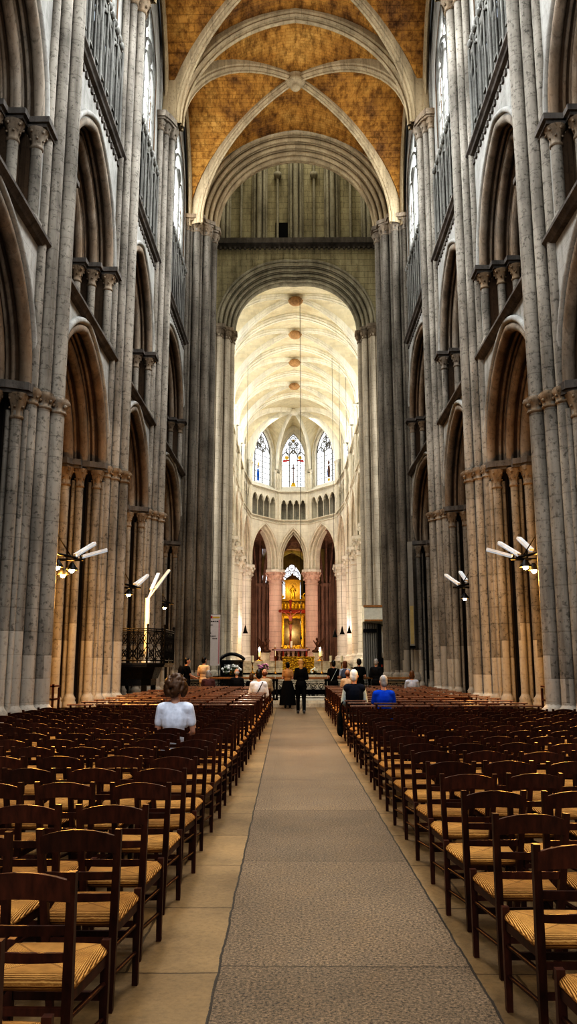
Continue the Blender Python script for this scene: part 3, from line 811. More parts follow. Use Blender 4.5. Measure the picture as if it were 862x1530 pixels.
# ambulatory: outer ring wall, clustered shafts, stained windows, axis chapel
def offs(p, d):
    k = Vector(KEY); v = Vector(p)
    if p[1] < YC[4]+.1: return (p[0]+(d if p[0] > cx(p[1]) else -d), p[1])
    u = (v-k); l = u.length; return tuple(k+u*((l+d)/l))
outer = [offs(p,5.2) for p in loop]
m = MB()
amb = empty('wall_ambulatory', (0,80,0)); tag(amb, 'dark brown ambulatory wall ring seen through the choir arches', 'wall', kind='structure')
m = MB(lambda x,y,z:(x,y-80,z)); v_ = MB(lambda x,y,z:(x,y-80,z))
for i in range(len(outer)-1):
    if i != 6:
        a,b = outer[i],outer[i+1]
        m.add([(a[0],a[1],0),(b[0],b[1],0),(b[0],b[1],15.8),(a[0],a[1],15.8)],[(0,1,2,3)])
    a,b,c_,d_ = loop[i],loop[i+1],outer[i+1],outer[i]
    v_.add([(a[0],a[1],15.6),(b[0],b[1],15.6),(c_[0],c_[1],14.6),(d_[0],d_[1],14.6)],[(0,1,2,3)])
m.build('ring_wall', M['brown'], amb); v_.build('ambulatory_vault', M['brown'], amb)
for i in range(3,10):
    x,y = outer[i]; k = Vector(KEY); u = (k-Vector((x,y))).normalized() if y > YC[4] else Vector((1 if x < 0 else -1,0)); t_ = Vector((-u.y,u.x))
    q = MB(lambda x,y,z:(x,y-80,z))
    for (a_,b_,r) in ((.75,0,.24),(.6,.42,.2),(.6,-.42,.2),(.35,.75,.17),(.35,-.75,.17),(.2,1.05,.13),(.2,-1.05,.13)):
        p = Vector((x,y))+u*a_+t_*b_; q.cyl(p.x,p.y,CH,10.2,r,10); q.lathe([(r,10.1),(r*1.7,10.4),(r*1.7,10.55)],p.x,p.y,10)
        hd = Vector(loop[i]); e = p+(hd-p)*.55+t_*b_*2.2
        q.tube([(p.x,p.y,10.5),tuple((p+(e-p)*.25).to_3d()+Vector((0,0,12.6))),tuple((p+(e-p)*.6).to_3d()+Vector((0,0,14.2))),(e.x,e.y,15.2)], r*.8, 6, cap=False)
    q.build('clustered_shaft', M['brown'], amb)
for (i,sd) in ((3,'left'),(4,'left rear'),(9,'right')):
    a = Vector(outer[i]); b = Vector(outer[i+1]); mid = (a+b)/2; d = (b-a).normalized(); k = (Vector((cx(mid.y),mid.y)) - mid).normalized()*.1
    o = empty(f'window_{widx}', (mid.x+k.x,mid.y+k.y,CH+2.2), math.atan2(d.y,d.x)); widx += 1
    tag(o, f'blue and violet stained window glimpsed between the columns, {sd}', 'window', kind='structure')
    m = MB(); A = arch(1.2,6.5,.8,8); P = [(s,0,z) for s,z in A]+[(1.2,0,0),(-1.2,0,0)]; m.add(P,[tuple(range(len(P)))]); m.build('glass_pane', M['blueglass'], o)
    m = MB(); m.tube([(0,0,0),(0,0,7)],.06,6); archtube(m,1.2,6.5,.8,0,.08,6,0,8,down=0); m.build('tracery', M['brown'], o)
# axis chapel
xa = cx(98)-.15
chp = empty('wall_chapel', (xa,98,0)); tag(chp, 'ochre axis chapel behind the apse with ribbed brick vault', 'wall', kind='structure')
m = MB()
y0 = outer[6][1]-98
for s in (-1,1):
    m.box(min(s*3.3,s*3.6),max(s*3.3,s*3.6),y0,10,0,14); m.box(min(s*3.3,s*5.2),max(s*3.3,s*5.2),y0-.02,y0+.25,0,15.5)
    for k in range(3): 
        for (a_,r) in ((0,.16),(.3,.11),(-.3,.11)): m.cyl(s*3.2,1.0+k*3.8+a_,CH,11,r,8)
m.box(-3.6,-1.55,9.6,10,0,18); m.box(1.55,3.6,9.6,10,0,18); m.box(-1.6,1.6,9.6,10,0,7)
slab(m,-3.6,3.6,6.8,19,1.3,12.7,1.2,9.6,10,n=8)
m.build('side_wall', [M['chapel'],M['chapel']], chp)
m = MB(); P = []
for i in range(13):
    u = -1+2*i/12; P.append([(u*3.35, y0+(9.8-y0)*j/10, 11.5+4.6*fv(min(abs(u),abs(math.cos(PI*(j/10*2))) if 1 else 1))) for j in range(11)])
m.grid(P); m.build('vault_web', web_mat('pale_brick_web',(.50,.36,.30),(.56,.42,.34),(.36,.25,.20),.25), chp)
for k in (0,1):
    m = MB(); ya,yb = y0+k*(9.8-y0)/2, y0+(k+1)*(9.8-y0)/2
    for sx in (-1,1):
        d = Vector((3.3*sx,(yb-ya)/2,0)).normalized(); m.sweep([(a*.8,b*.8) for a,b in RIBP], ribpath((-3.2*sx,ya),(3.2*sx,yb),11.5,4.5), (-d.y,d.x,0))
    m.build('vault_rib', M['chapel'], chp)
o = empty(f'window_{widx}', (xa,107.75,7)); widx += 1
tag(o, 'pale traceried chapel window above the golden altarpiece', 'window', kind='structure')
m = MB(); A = arch(1.3,5.7,1.2,10); P = [(s,.05,z) for s,z in A]+[(1.3,.05,0),(-1.3,.05,0)]; m.add(P,[tuple(range(len(P)))]); m.build('glass_pane', M['apseglass'], o)
m = MB()
archtube(m,1.3,5.7,1.2,-.02,.08,6,0,10,down=0)
for s in (-.43,.43): m.tube([(s,-.02,0),(s,-.02,5.5)],.05,6)
for (x,z,r) in ((0,7.3,.5),(-.55,6.3,.48),(.55,6.3,.48),(-.85,5.3,.35),(0,5.4,.42),(.85,5.3,.35)):
    m.tube([(x+r*math.cos(a*PI/7),-.02,z+r*math.sin(a*PI/7)) for a in range(14)], .045, 5, closed=True)
    for a in range(5):
        qx,qz = x+r*.55*math.cos(a*2*PI/5+.3), z+r*.55*math.sin(a*2*PI/5+.3); m.tube([(qx+r*.36*math.cos(b*PI/3),-.02,qz+r*.36*math.sin(b*PI/3)) for b in range(6)], .025, 4, closed=True)
m.build('tracery', M['brown'], o)
for s in (-1,):   # flanking chapel lancet
    o = empty(f'window_{widx}', (outer[6][0]+.38,outer[6][1]-.16,7.4)); widx += 1
    tag(o, f'narrow pale chapel lancet seen just beside the pink column on the {side_word[s]}', 'window', kind='structure')
    m = MB(); A = arch(.36,4.0,.5,8); P = [(x,.05,z) for x,z in A]+[(.36,.05,0),(-.36,.05,0)]; m.add(P,[tuple(range(len(P)))]); m.build('glass_pane', M['apseglass'], o)
    m = MB(); archtube(m,.36,4.0,.5,0,.06,6,0,8,down=0); m.build('tracery', M['brown'], o)

# ------------------------------------------------------------------ floor
def floor_mat():
    q = N('worn_stone_floor'); g = q.n('NewGeometry'); pos = g.outputs['Position']; sp = q.n('SeparateXYZ'); q.link(pos, sp.inputs[0]); X,Y,Z = sp.outputs
    wig = q.math('MULTIPLY', q.math('SUBTRACT', q.noise(pos, 2.2, 6, .75), .5), .05)
    Xw = q.math('ADD', X, wig)
    lx = q.math('SUBTRACT', Xw, q.math('ADD', -.36, q.math('MULTIPLY', Y, -.0125)))
    rx = q.math('SUBTRACT', q.math('SUBTRACT', .975, q.math('MULTIPLY', Y, .0095)), Xw)
    path = q.math('GREATER_THAN', q.math('MINIMUM', lx, rx), 0)
    crack = q.math('LESS_THAN', q.math('MINIMUM', q.math('ABSOLUTE', lx), q.math('ABSOLUTE', rx)), .007)
    # slabs of the central path
    def joints(vec, rh, bw, ms):
        b = q.n('TexBrick'); q.link(vec, b.inputs['Vector']); b.inputs['Scale'].default_value = 1; b.inputs['Row Height'].default_value = rh; b.inputs['Brick Width'].default_value = bw
        b.inputs['Mortar Size'].default_value = ms; b.inputs['Color1'].default_value = (.85,.85,.85,1); b.inputs['Color2'].default_value = (1.05,1.05,1.05,1); b.inputs['Mortar'].default_value = (.42,.40,.38,1); b.offset = .37
        return b
    c1 = q.n('CombineXYZ'); q.link(q.math('ADD',Y,wig), c1.inputs[1]); q.link(q.math('ADD',Xw,40.0), c1.inputs[0])
    b1 = joints(c1.outputs[0], 2.35, 200, .007)
    c2 = q.n('CombineXYZ'); q.link(q.math('ADD',Y,wig), c2.inputs[1]); q.link(q.math('ADD',Xw,.35), c2.inputs[0])
    b2 = joints(c2.outputs[0], 1.15, 1.5, .008)
    gran = q.noise(pos, 58, 4, .8); gran2 = q.noise(pos, 130, 2, .6)
    far = q.math('MULTIPLY', q.math('SUBTRACT', 1, q.math('SMOOTH_MIN', 1, q.math('DIVIDE', Y, 12), .2)), 1)
    pc = q.mix(1, (.265,.20,.132), b1.outputs['Color'], 'MULTIPLY')
    pc = q.mix(.95, pc, q.ramp(gran,[(.38,(.16,.14,.12)),(.49,(.85,.82,.78)),(.63,(1.6,1.5,1.4))]), 'MULTIPLY')
    pc = q.mix(.5, pc, q.ramp(gran2,[(.4,(.5,.5,.5)),(.6,(1.2,1.2,1.2))]), 'MULTIPLY')
    sc = q.mix(1, (.29,.195,.095), b2.outputs['Color'], 'MULTIPLY')
    sc = q.mix(.6, sc, q.ramp(q.noise(pos, .9, 6, .65),[(.33,(.45,.42,.4)),(.5,(.95,.95,.95)),(.7,(1.3,1.25,1.2))]), 'MULTIPLY')
    sc = q.mix(.4, sc, q.ramp(q.noise(pos, 25, 4, .7),[(.35,(.6,.6,.6)),(.55,(1.05,1.05,1.05))]), 'MULTIPLY')
    col = q.mix(path, sc, pc)
    blot = q.noise(pos, .5, 5, .6); col = q.mix(.55, col, q.ramp(blot,[(.35,(.6,.58,.55)),(.65,(1.2,1.18,1.15))]), 'MULTIPLY')
    col = q.mix(crack, col, (.06,.045,.03))
    bh = q.math('SUBTRACT', q.math('MULTIPLY', q.math('MULTIPLY', gran, path), 1.0), q.math('ADD', crack, q.math('MULTIPLY', b2.outputs['Fac'], .5)))
    rg = q.math('ADD', .42, q.math('MULTIPLY', gran, .3))
    return q.principled(col, rg, bh, .55, .02, spec=.4)
M['floor'] = floor_mat()
m = MB(); m.box(-14.4,14.4,-4,110,-.3,0); o = m.build('floor', M['floor']); tag(o, 'worn stone nave floor with a darker central path', 'floor', kind='structure')
M['step'] = stone('pale_step_stone', (.62,.57,.47), axis='xy', row=1.2, width=.9, joint=.6)
m = MB(); m.box(-4.4,4.4,30.75,47.6,0,.15); m.box(-6.4,6.4,39.2,47.6,0,.15); o = m.build('floor', M['step']); tag(o, 'low stone step and crossing pavement under the altar rail', 'floor', kind='structure')
m = MB()
for k in range(5): m.box(-4.0-.2*k*0,4.0,47.0+k*.45,60,.15+k*.16*0,.31+k*.16)
m.box(-5,5,50,93,.2,.95)
for k in range(6): m.box(-4.6,4.3,61.5+k*1.6,93,.95,1.09+k*.15)
m.box(-12,12,75,110,.1,CH+.0)
o = m.build('stairs', M['step']); tag(o, 'broad pale altar steps rising through the choir', 'stairs', kind='structure')
# ------------------------------------------------------------------ chairs
def wood(name, c1, c2, rough=.38):
    q = N(name); tc = q.n('TexCoord'); oi = q.n('ObjectInfo')
    v = q.scalev(tc.outputs['Object'], 9, 9, 2.2)
    n = q.noise(v, 3.0, 5, .6)
    col = q.ramp(n, [(.3,c1),(.7,c2)])
    col = q.mix(1, col, q.ramp(oi.outputs['Random'],[(0,.75),(1,1.25)]), 'MULTIPLY')
    return q.principled(col, rough, n, .15, .004, spec=.35)
M['darkwood'] = wood('dark_chair_wood', (.034,.013,.008), (.085,.030,.017))
M['redwood']  = wood('reddish_chair_wood', (.045,.019,.012), (.115,.045,.026))
M['topwood']  = wood('paler_rail_wood', (.12,.07,.048), (.27,.16,.11), .3)  # prayer ledges get a paler wood than the chair frames
def rush():
    q = N('woven_rush'); tc = q.n('TexCoord'); oi = q.n('ObjectInfo'); sp = q.n('SeparateXYZ'); q.link(tc.outputs['Object'], sp.inputs[0]); X,Y,Z = sp.outputs
    ax = q.math('DIVIDE', q.math('ABSOLUTE', X), .19); ay = q.math('DIVIDE', q.math('ABSOLUTE', q.math('SUBTRACT',Y,.19)), .19)
    e = q.math('MAXIMUM', ax, ay)
    n = q.noise(tc.outputs['Object'], 30, 3, .6)
    st = q.math('SINE', q.math('ADD', q.math('MULTIPLY', e, 190), q.math('MULTIPLY', n, 4)))
    col = q.ramp(q.math('ADD', q.math('MULTIPLY', st, .32), .5), [(.1,(.33,.165,.052)),(.5,(.60,.34,.115)),(.95,(.74,.46,.18))])
    dg = q.math('LESS_THAN', q.math('ABSOLUTE', q.math('SUBTRACT', ax, ay)), .035)
    col = q.mix(q.math('MULTIPLY',dg,.45), col, (.16,.08,.03))
    n2 = q.noise(tc.outputs['Object'], 7, 3, .6); col = q.mix(.5, col, q.ramp(n2,[(.35,(.55,.5,.45)),(.6,(1.08,1.05,1))]), 'MULTIPLY')
    col = q.mix(1, col, q.ramp(oi.outputs['Random'],[(0,(.78,.74,.7)),(1,(1.15,1.15,1.15))]), 'MULTIPLY')
    return q.principled(col, .7, st, .6, .006, spec=.2)
M['rush'] = rush()

def bar(m, a, b, w, d, mi=0, w2=None, d2=None):
    """rectangular bar a->b, width w in x, depth d in y at a, w2,d2 at b"""
    w2 = w2 or w; d2 = d2 or d
    vs = []
    for p,ww,dd in ((a,w,d),(b,w2,d2)):
        for sx,sy in ((-1,-1),(1,-1),(1,1),(-1,1)): vs.append((p[0]+sx*ww/2,p[1]+sy*dd/2,p[2]))
    m.add(vs,[(0,3,2,1),(4,5,6,7),(0,1,5,4),(1,2,6,5),(2,3,7,6),(3,0,4,7)],False,mi)
def polybar(m, pts, w, d):
    n = len(pts); vs = []
    for i,p in enumerate(pts):
        ww = w[i] if isinstance(w,list) else w
        for sx,sy in ((-1,-1),(1,-1),(1,1),(-1,1)): vs.append((p[0]+sx*ww/2,p[1]+sy*d/2,p[2]))
    fs = [(i*4+k,i*4+(k+1)%4,(i+1)*4+(k+1)%4,(i+1)*4+k) for i in range(n-1) for k in range(4)]+[(0,3,2,1),tuple(range(4*n-4,4*n))]
    m.add(vs,fs)
def rear_post_x(z): return .138+.045*max(0,min(1,z/.85))
def rear_post_y(z): return .045-.205*z
def chair_rail(m, z, h, arch_up=0, d=.018, bow=.02, n=7, und=0):
    x0 = rear_post_x(z); y0 = rear_post_y(z+h/2); vs = []
    for i in range(n+1):
        t = -1+2*i/n; x = x0*t; y = y0-bow*(1-t*t); up = arch_up*(1-t*t); lo = und*(1-t*t)
        vs += [(x,y-d/2,z+lo),(x,y+d/2,z+lo),(x,y+d/2-.205*h,z+h+up),(x,y-d/2-.205*h,z+h+up)]
    fs = [(i*4+k,i*4+(k+1)%4,(i+1)*4+(k+1)%4,(i+1)*4+k) for i in range(n) for k in range(4)]+[(0,3,2,1),tuple(range(4*n,4*n+4))]
    m.add(vs,fs)
def chair_seat(m, zt=.445):
    n = 12; top = []; pts = []
    def edge(u,v):  # u,v in -1..1 ; trapezoid with bowed front
        x = u*(.178+.035*(v+1)/2); y = .19+v*.19 + (.018*(1-u*u) if v > 0 else 0)*max(0,v); return x,y
    P = []
    for i in range(n+1):
        row = []
        for j in range(n+1):
            u = math.sin(PI/2*(-1+2*i/n)); v = math.sin(PI/2*(-1+2*j/n)); x,y = edge(u,v)
            e = max(abs(u),abs(v)); z = zt-.012*(1-e)**1 - .030*max(0,(e-.86)/.14)**2
            row.append((x,y,z))
        P.append(row)
    m.grid(P)
    Q = [[(x,y,2*(zt-.027)-z-.012) for x,y,z in row] for row in P]
    m.grid(Q)
    def ring(G): return [G[i][0] for i in range(n+1)]+[G[n][j] for j in range(1,n+1)]+[G[i][n] for i in range(n-1,-1,-1)]+[G[0][j] for j in range(n-1,0,-1)]
    a = ring(P); b = ring(Q); k = len(a)
    m.add(a+b,[(i,(i+1)%k,k+(i+1)%k,k+i) for i in range(k)],True)
def chair_parts(kind, level):
    """level 2: every part, level 1: seat, legs, backrest; wood varies by kind"""
    W_ = M['darkwood'] if kind == 'rush' else M['redwood']
    L = []
    def A(nm, m, mat): L.append((nm, m.mesh(nm, mat)))
    m = MB(); chair_seat(m); A('rush_seat', m, M['rush'])
    H = .845 if kind == 'rush' else .84
    frame_ = MB() if level < 2 else None
    for s in (-1,1):
        m = frame_ or MB(); zs = [0,.2,.43,.6,H]
        polybar(m, [(s*rear_post_x(z),rear_post_y(z),z) for z in zs], [.030,.034,.036,.034,.030], .036)
        if level == 2: A('rear_leg', m, W_)
        m = frame_ or MB(); polybar(m, [(s*.200,.372,0),(s*.200,.368,.25),(s*.200,.365,.46)], [.028,.034,.034], .034)
        if level == 2: A('front_leg', m, W_)
    back = MB()
    if kind == 'rush':
        chair_rail(back, .735, .078, .034, .020, .025, und=.016)
        if level == 2: A('top_rail', back, W_); back = MB()
        chair_rail(back, .615, .034, .004, .014, .022)
        if level == 2: A('back_slat', back, W_); back = MB()
        chair_rail(back, .515, .034, .004, .014, .018)
        A('back_slat' if level == 2 else 'backrest', back, W_)
    else:
        m = MB(); m.box(-.225,.225,-.225,-.055,.838,.862); A('prayer_ledge', m, M['topwood'])
        chair_rail(back, .70, .05, .0, .018, .015); chair_rail(back, .575, .04, 0, .014, .015); chair_rail(back, .49, .03, 0, .014, .015)
        A('backrest', back, W_)
    m = frame_ or MB()
    for s in (-1,1):
        for (za,zb,r) in ((.30,.29,.011),(.165,.155,.010)):
            m.tube([(s*rear_post_x(za),rear_post_y(za),za),(s*.200,.368,zb)], r, 6)
        bar(m, (s*.172,.03,.375),(s*.196,.36,.375), .018, .04) if False else None
    for z in (.36,.24): m.box(-.2,.2,.358,.378,z-.016,z+.016)
    for z in (.33,.2): m.box(-.148,.148,.045-.205*z-.009,.045-.205*z+.009,z-.014,z+.014)
    for s in (-1,1):
        m.add([(s*.150,-.03,.36),(s*.168,-.03,.36),(s*.21,.365,.36),(s*.192,.365,.36),(s*.150,-.03,.40),(s*.168,-.03,.40),(s*.21,.365,.40),(s*.192,.365,.40)],[(0,1,2,3),(4,5,6,7),(0,1,5,4),(1,2,6,5),(2,3,7,6),(3,0,4,7)])
    A('stretcher_frame' if level == 2 else 'frame', m, W_)
    return L
CP = {(k,l):chair_parts(k,l) for k in ('rush','prayer') for l in (1,2)}
def px(x,y,z):
    """projection into the 862x1530 frame, used to leave out what lies outside it"""
    yaw = math.radians(.57); xx = x*math.cos(yaw)+y*math.sin(yaw); yy = -x*math.sin(yaw)+y*math.cos(yaw); z -= 1.6
    p = math.radians(10.7); dep = yy*math.cos(p)+z*math.sin(p); v = -yy*math.sin(p)+z*math.cos(p)
    return (431+1200*xx/max(dep,.01), 765-1200*v/max(dep,.01), dep)
def ordinal(n): return ['first','second','third','fourth','fifth','sixth','seventh','eighth','ninth','tenth','eleventh','twelfth','thirteenth','fourteenth','fifteenth','sixteenth','seventeenth','eighteenth','nineteenth','twentieth'][n]
def make_chair(kind, level, loc, rz, label, group):
    root = empty('rush_chair' if kind == 'rush' else 'prayer_chair', loc, rz)
    tag(root, label, 'chair', group)
    for nm,me in CP[(kind,level)]:
        o = bpy.data.objects.new(nm, me); COL.objects.link(o); o.parent = root
    return root
rng = random.Random(5)
CHAIRS = {}
PITCH = .475
def lay(side):
    x0 = -1.02 if side < 0 else 1.20
    sw = side_word[side]
    # rear-foot distances: the chair back tops stand .15 nearer
    y = 2.36+.15 if side < 0 else 2.85+.16
    row = 0
    while y < 14.9:
        for c in range(9):
            x = x0+side*(c*PITCH)+rng.uniform(-.012,.012); yy = y+rng.uniform(-.05,.05)
            if abs(x) > 4.75: continue
            if yy > 14.6 and abs(x) > 4.1: continue
            a = px(x-side*.2,yy-.1,.85); b = px(x-side*.2,yy+.4,0); 
            if not (-15 < a[0] < 877 and (a[1] < 1530)): 
                if not (-5 < b[0] < 867 and a[1] < 1530): continue
            lv = 2 if y < 8.2 else 1
            lab = f'dark rush-seat chair, {side_word[side]} block, {ordinal(row)} row from the camera, {ordinal(c)} from the aisle'
            CHAIRS[(side,row,c)] = make_chair('rush', lv, (x,yy,0), rng.uniform(-.025,.025), lab, f'rush-seat chairs of the {side_word[side]} block')
        row += 1; y += .755 if side < 0 else .745
    y += .12; prow = 0
    while y < 28.6:
        for c in range(8):
            x = x0+side*(c*.50)+rng.uniform(-.018,.018); yy = y+rng.uniform(-.06,.06)
            if side < 0 and (c > 5 and y > 24.5): continue      # the railed platform stands here
            if abs(x) > 4.5: continue
            if rng.random() < .04 and c > 0: continue
            lab = f'flat-topped prayer chair, {side_word[side]} block, {ordinal(prow)} such row counted from the camera, {ordinal(c)} from the aisle'
            CHAIRS[(side,'p%d'%prow,c)] = make_chair('prayer', 1, (x,yy,0), rng.uniform(-.025,.025), lab, f'flat-topped prayer chairs of the {side_word[side]} block')
        prow += 1; y += 1.02
lay(-1); lay(1)
# ------------------------------------------------------------------ furnishings
M['iron']  = plain('black_wrought_iron', (.012,.011,.010), .45, .6, .4)
M['white'] = plain('white_enamel', (.75,.76,.76), .35)
M['brass'] = plain('old_brass', (.45,.26,.07), .35, .85)
M['capwood']= wood('waxed_rail_wood', (.20,.105,.04), (.38,.21,.09), .35)
M['dark']  = plain('dark_void_paint', (.010,.009,.008), .8)
M['blackpaint'] = plain('black_lacquer', (.012,.012,.013), .25)
M['candle']= plain('ivory_wax', (.85,.80,.66), .5)
M['flower']= plain('white_petals', (.85,.85,.82), .7); M['pinkfl'] = plain('mauve_petals', (.55,.28,.50), .7); M['leaf'] = plain('dark_leaf', (.05,.10,.03), .6)
M['bulb']  = emit('warm_bulb', (1,.72,.30), 60); M['flame'] = emit('candle_glow', (1,.90,.68), 30)
M['tube']  = emit('tube_diffuser', (.95,.97,1), .22)
def gold_mat():
    q = N('embossed_gold'); tc = q.n('TexCoord'); v = q.n('TexVoronoi'); q.link(tc.outputs['Object'], v.inputs['Vector']); v.inputs['Scale'].default_value = 9
    n = q.noise(tc.outputs['Object'], 14, 4, .7)
    col = q.ramp(n, [(.3,(.07,.035,.006)),(.48,(.40,.24,.025)),(.72,(.80,.60,.11))])
    return q.principled(col, .38, q.math('ADD', v.outputs['Distance'], n), .8, .05, metal=.55, spec=.6)
M['gold'] = gold_mat()
M['darkgold'] = plain('aged_gilding', (.34,.20,.035), .45, .5, .5, .6, 12)
M['redgilt'] = plain('red_gilt_wood', (.38,.07,.04), .5, .2, .4, .5, 10)
M['bronze'] = plain('brown_bronze', (.13,.07,.045), .4, .5, .4, .4, 10)
M['cloth'] = plain('mauve_altar_cloth', (.33,.24,.28), .8)
def scroll(m, c, r, turns, y, sgn=1, start=0, tr=.012):
    P = []
    for i in range(int(turns*10)+1):
        a = start+sgn*i*2*PI/10; rr = r*(1-i/(turns*10+1)*.85); P.append((c[0]+rr*math.cos(a), y, c[1]+rr*math.sin(a)))
    m.tube(P, tr, 5)
def altar_rail(x0, x1, label, scrolls):
    root = empty('altar_rail', ((x0+x1)/2,31.25,.15)); tag(root, label, 'railing', 'sections of the altar rail')
    h = (x1-x0)/2; n = max(1,round((x1-x0)/1.9)); st = (x1-x0)/n
    m = MB(); m.box(-h,h,-.13,.13,.90,.955); m.box(-h,h,-.10,.10,.87,.90); m.build('cap_board', M['capwood'], root)
    m = MB(); m.box(-h,h,-.16,.16,0,.09); m.build('kerb', M['step'], root)
    for k in range(n+1):
        x = -h+k*st+(.04 if k == 0 else -.04 if k == n else 0)
        m = MB(); m.box(x-.04,x+.04,-.04,.04,.08,.88); m.box(x-.06,x+.06,-.06,.06,.08,.16); m.box(x-.055,x+.055,-.055,.055,.8,.88); m.build('post', M['iron'], root)
    for k in range(n):
        a = -h+k*st+.07; b = a+st-.14; m = MB()
        for z in (.18,.26,.72,.80): m.box(a,b,-.012,.012,z-.012,z+.012)
        ns = 6; w_ = (b-a)/ns
        for j in range(ns):
            c = a+(j+.5)*w_; s = 1 if j%2 else -1
            scroll(m,(c,.60),w_*.42,1.6,0,s,0); scroll(m,(c,.38),w_*.40,1.6,0,-s,PI)
            m.tube([(c-w_/2,0,.26),(c,0,.48),(c+w_/2,0,.72)],.010,5); m.tube([(c-w_/2,0,.72),(c,0,.5),(c+w_/2,0,.26)],.010,5)
        m.build('scroll_panel', M['iron'], root)
altar_rail(-4.35,-.83,'altar rail section with wooden cap, left of the aisle', 1)
altar_rail(-.80,1.15,'wrought iron altar rail section closing the central aisle', 1)
altar_rail(1.18,4.35,'altar rail section with wooden cap, right of the aisle', 1)

# golden altar
o = empty('altar', (.12,55,.95)); tag(o, 'block altar faced with embossed gold on the choir steps', 'altar')
m = MB(); m.box(-1.05,1.05,-.45,.45,0,1.05); m.build('gold_frontal', M['gold'], o)
m = MB(); m.box(-1.1,1.1,-.5,.5,1.05,1.13); m.build('altar_slab', M['gold'], o)
m = MB(); m.tube([(.30+.2*math.cos(a*PI/8),-.46,.62+.2*math.sin(a*PI/8)) for a in range(16)],.03,6,closed=True); m.build('roundel', M['brass'], o)
# high altar
hz = 1.75
o = empty('high_altar', (-.55,79.2,hz)); tag(o, 'dark table-like high altar with reliefs under a mauve cloth, behind the gold altar', 'altar')
m = MB(); m.box(-1.85,1.85,-.55,.55,1.12,1.24); m.build('table_top', M['bronze'], o)
m = MB(); m.box(-1.6,1.6,-.58,.5,1.235,1.27); m.box(-1.6,1.6,-.585,-.56,1.05,1.27); m.build('altar_cloth', M['cloth'], o)
for x in (-1.5,-.75,.75,1.5):
    m = MB(); m.lathe([(.13,0),(.13,.08),(.08,.14),(.10,.5),(.08,.95),(.14,1.12)],x,-.35,10); m.build('altar_leg', M['redgilt'], o)
m = MB(); m.box(-1.65,1.65,.0,.4,0,1.1); m.build('relief_panel', M['pink'], o)
m = MB()
for k in range(7):
    x = -1.35+k*.45; m.ball((x,-.05,.75),(.12,.08,.16),8,6); m.ball((x,-.05,.42),(.16,.08,.26),8,6); m.ball((x,-.06,.98),(.06,.06,.07),8,5)
m.build('relief_figures', M['bronze'], o)
def candlestick(loc, h, ch, label, group, lit=False, r=.05, cr=.035):
    root = empty('candlestick', loc); tag(root, label, 'candlestick', group)
    m = MB(); m.lathe([(r*2.6,0),(r*2.6,.04),(r*1.2,.10),(r*.5,.16),(r*.45,h*.45),(r*.9,h*.5),(r*.45,h*.55),(r*.5,h*.92),(r*1.6,h*.96),(r*1.6,h)],0,0,10); m.build('stand', M['brass'], root)
    m = MB(); m.cyl(0,0,h,h+ch,cr,10); cd_ = m.build('candle', M['candle'], root)
    if lit:
        m = MB(); m.ball((0,0,h+ch+.13),(.09,.09,.18),8,6); m.build('flame', M['flame'], cd_)
posw = ['leftmost','second from left','third from left','third from right','second from right','rightmost']
for k in range(6):
    candlestick((-.55+(-1.55+k*.62),79.25,hz+1.275), .18, .22, f'small candle on the high altar cloth, {posw[k]} of six', 'candles on the high altar')
candlestick((-.50,78.95,hz+1.275), .12, .62, 'thick tall candle standing at the middle of the high altar', None, False, .09, .11)
candlestick((-1.42,54.3,.95), 1.15, .35, 'tall candlestick standing left of the gold altar', 'candlesticks beside the gold altar')
candlestick((1.68,54.3,.95), 1.15, .35, 'tall candlestick standing right of the gold altar', 'candlesticks beside the gold altar')
candlestick((-3.25,71.5,1.85), .35, .5, 'lit candle stand glowing left of the high altar', 'lit candles flanking the high altar', True, .12, .10)
candlestick((2.05,71.5,1.85), .35, .5, 'lit candle stand glowing right of the high altar', 'lit candles flanking the high altar', True, .12, .10)
for k,(x,y) in enumerate(((-3.0,55.5),(2.35,56.2),(3.1,56.2))):
    candlestick((x,y,.95), .75, .45, ['ivory candle on a stand left of the gold altar','ivory candle on a stand right of the gold altar, nearer one','ivory candle on a stand right of the gold altar, outer one'][k], 'ivory candles in the choir', False, .07, .09)

# sculptures: smooth lumps fused into one surface
def fuse(balls, caps, voxel, name, mat, parent=None, smooth=4):
    m = MB()
    for (c,r) in balls: m.ball(c,r,12,8)
    for (a,b,r1,r2) in caps: capsule(m,a,b,r1,r2)
    me = m.mesh(name+'_src', mat); o = bpy.data.objects.new(name+'_src', me); COL.objects.link(o)
    md = o.modifiers.new('r','REMESH'); md.mode = 'VOXEL'; md.voxel_size = voxel; md.use_smooth_shade = True
    if smooth:
        sm = o.modifiers.new('s','SMOOTH'); sm.iterations = smooth; sm.factor = .5
    dg = bpy.context.evaluated_depsgraph_get(); dg.update()
    e = o.evaluated_get(dg); nm = bpy.data.meshes.new_from_object(e); nm.name = name
    bpy.data.objects.remove(o); bpy.data.meshes.remove(me)
    nm.materials.clear(); nm.materials.append(mat)
    nm.polygons.foreach_set('use_smooth', [True]*len(nm.polygons))
    r = bpy.data.objects.new(name, nm); COL.objects.link(r)
    if parent: r.parent = parent
    return r
def capsule(m, a, b, r1, r2, n=10):
    a = Vector(a); b = Vector(b); d = b-a; L = d.length
    if L < 1e-5: m.ball(a,r1,n,6); return
    d.normalize(); P = []; R = []
    for k in range(4):
        q = PI/2*(k/3); P.append(a-d*r1*math.cos(q)); R.append(max(.0015,r1*math.sin(q)))
    for k in range(4):
        q = PI/2*(1-k/3); P.append(b+d*r2*math.cos(q)); R.append(max(.0015,r2*math.sin(q)))
    m.tube([tuple(p) for p in P], R, n, cap=True)
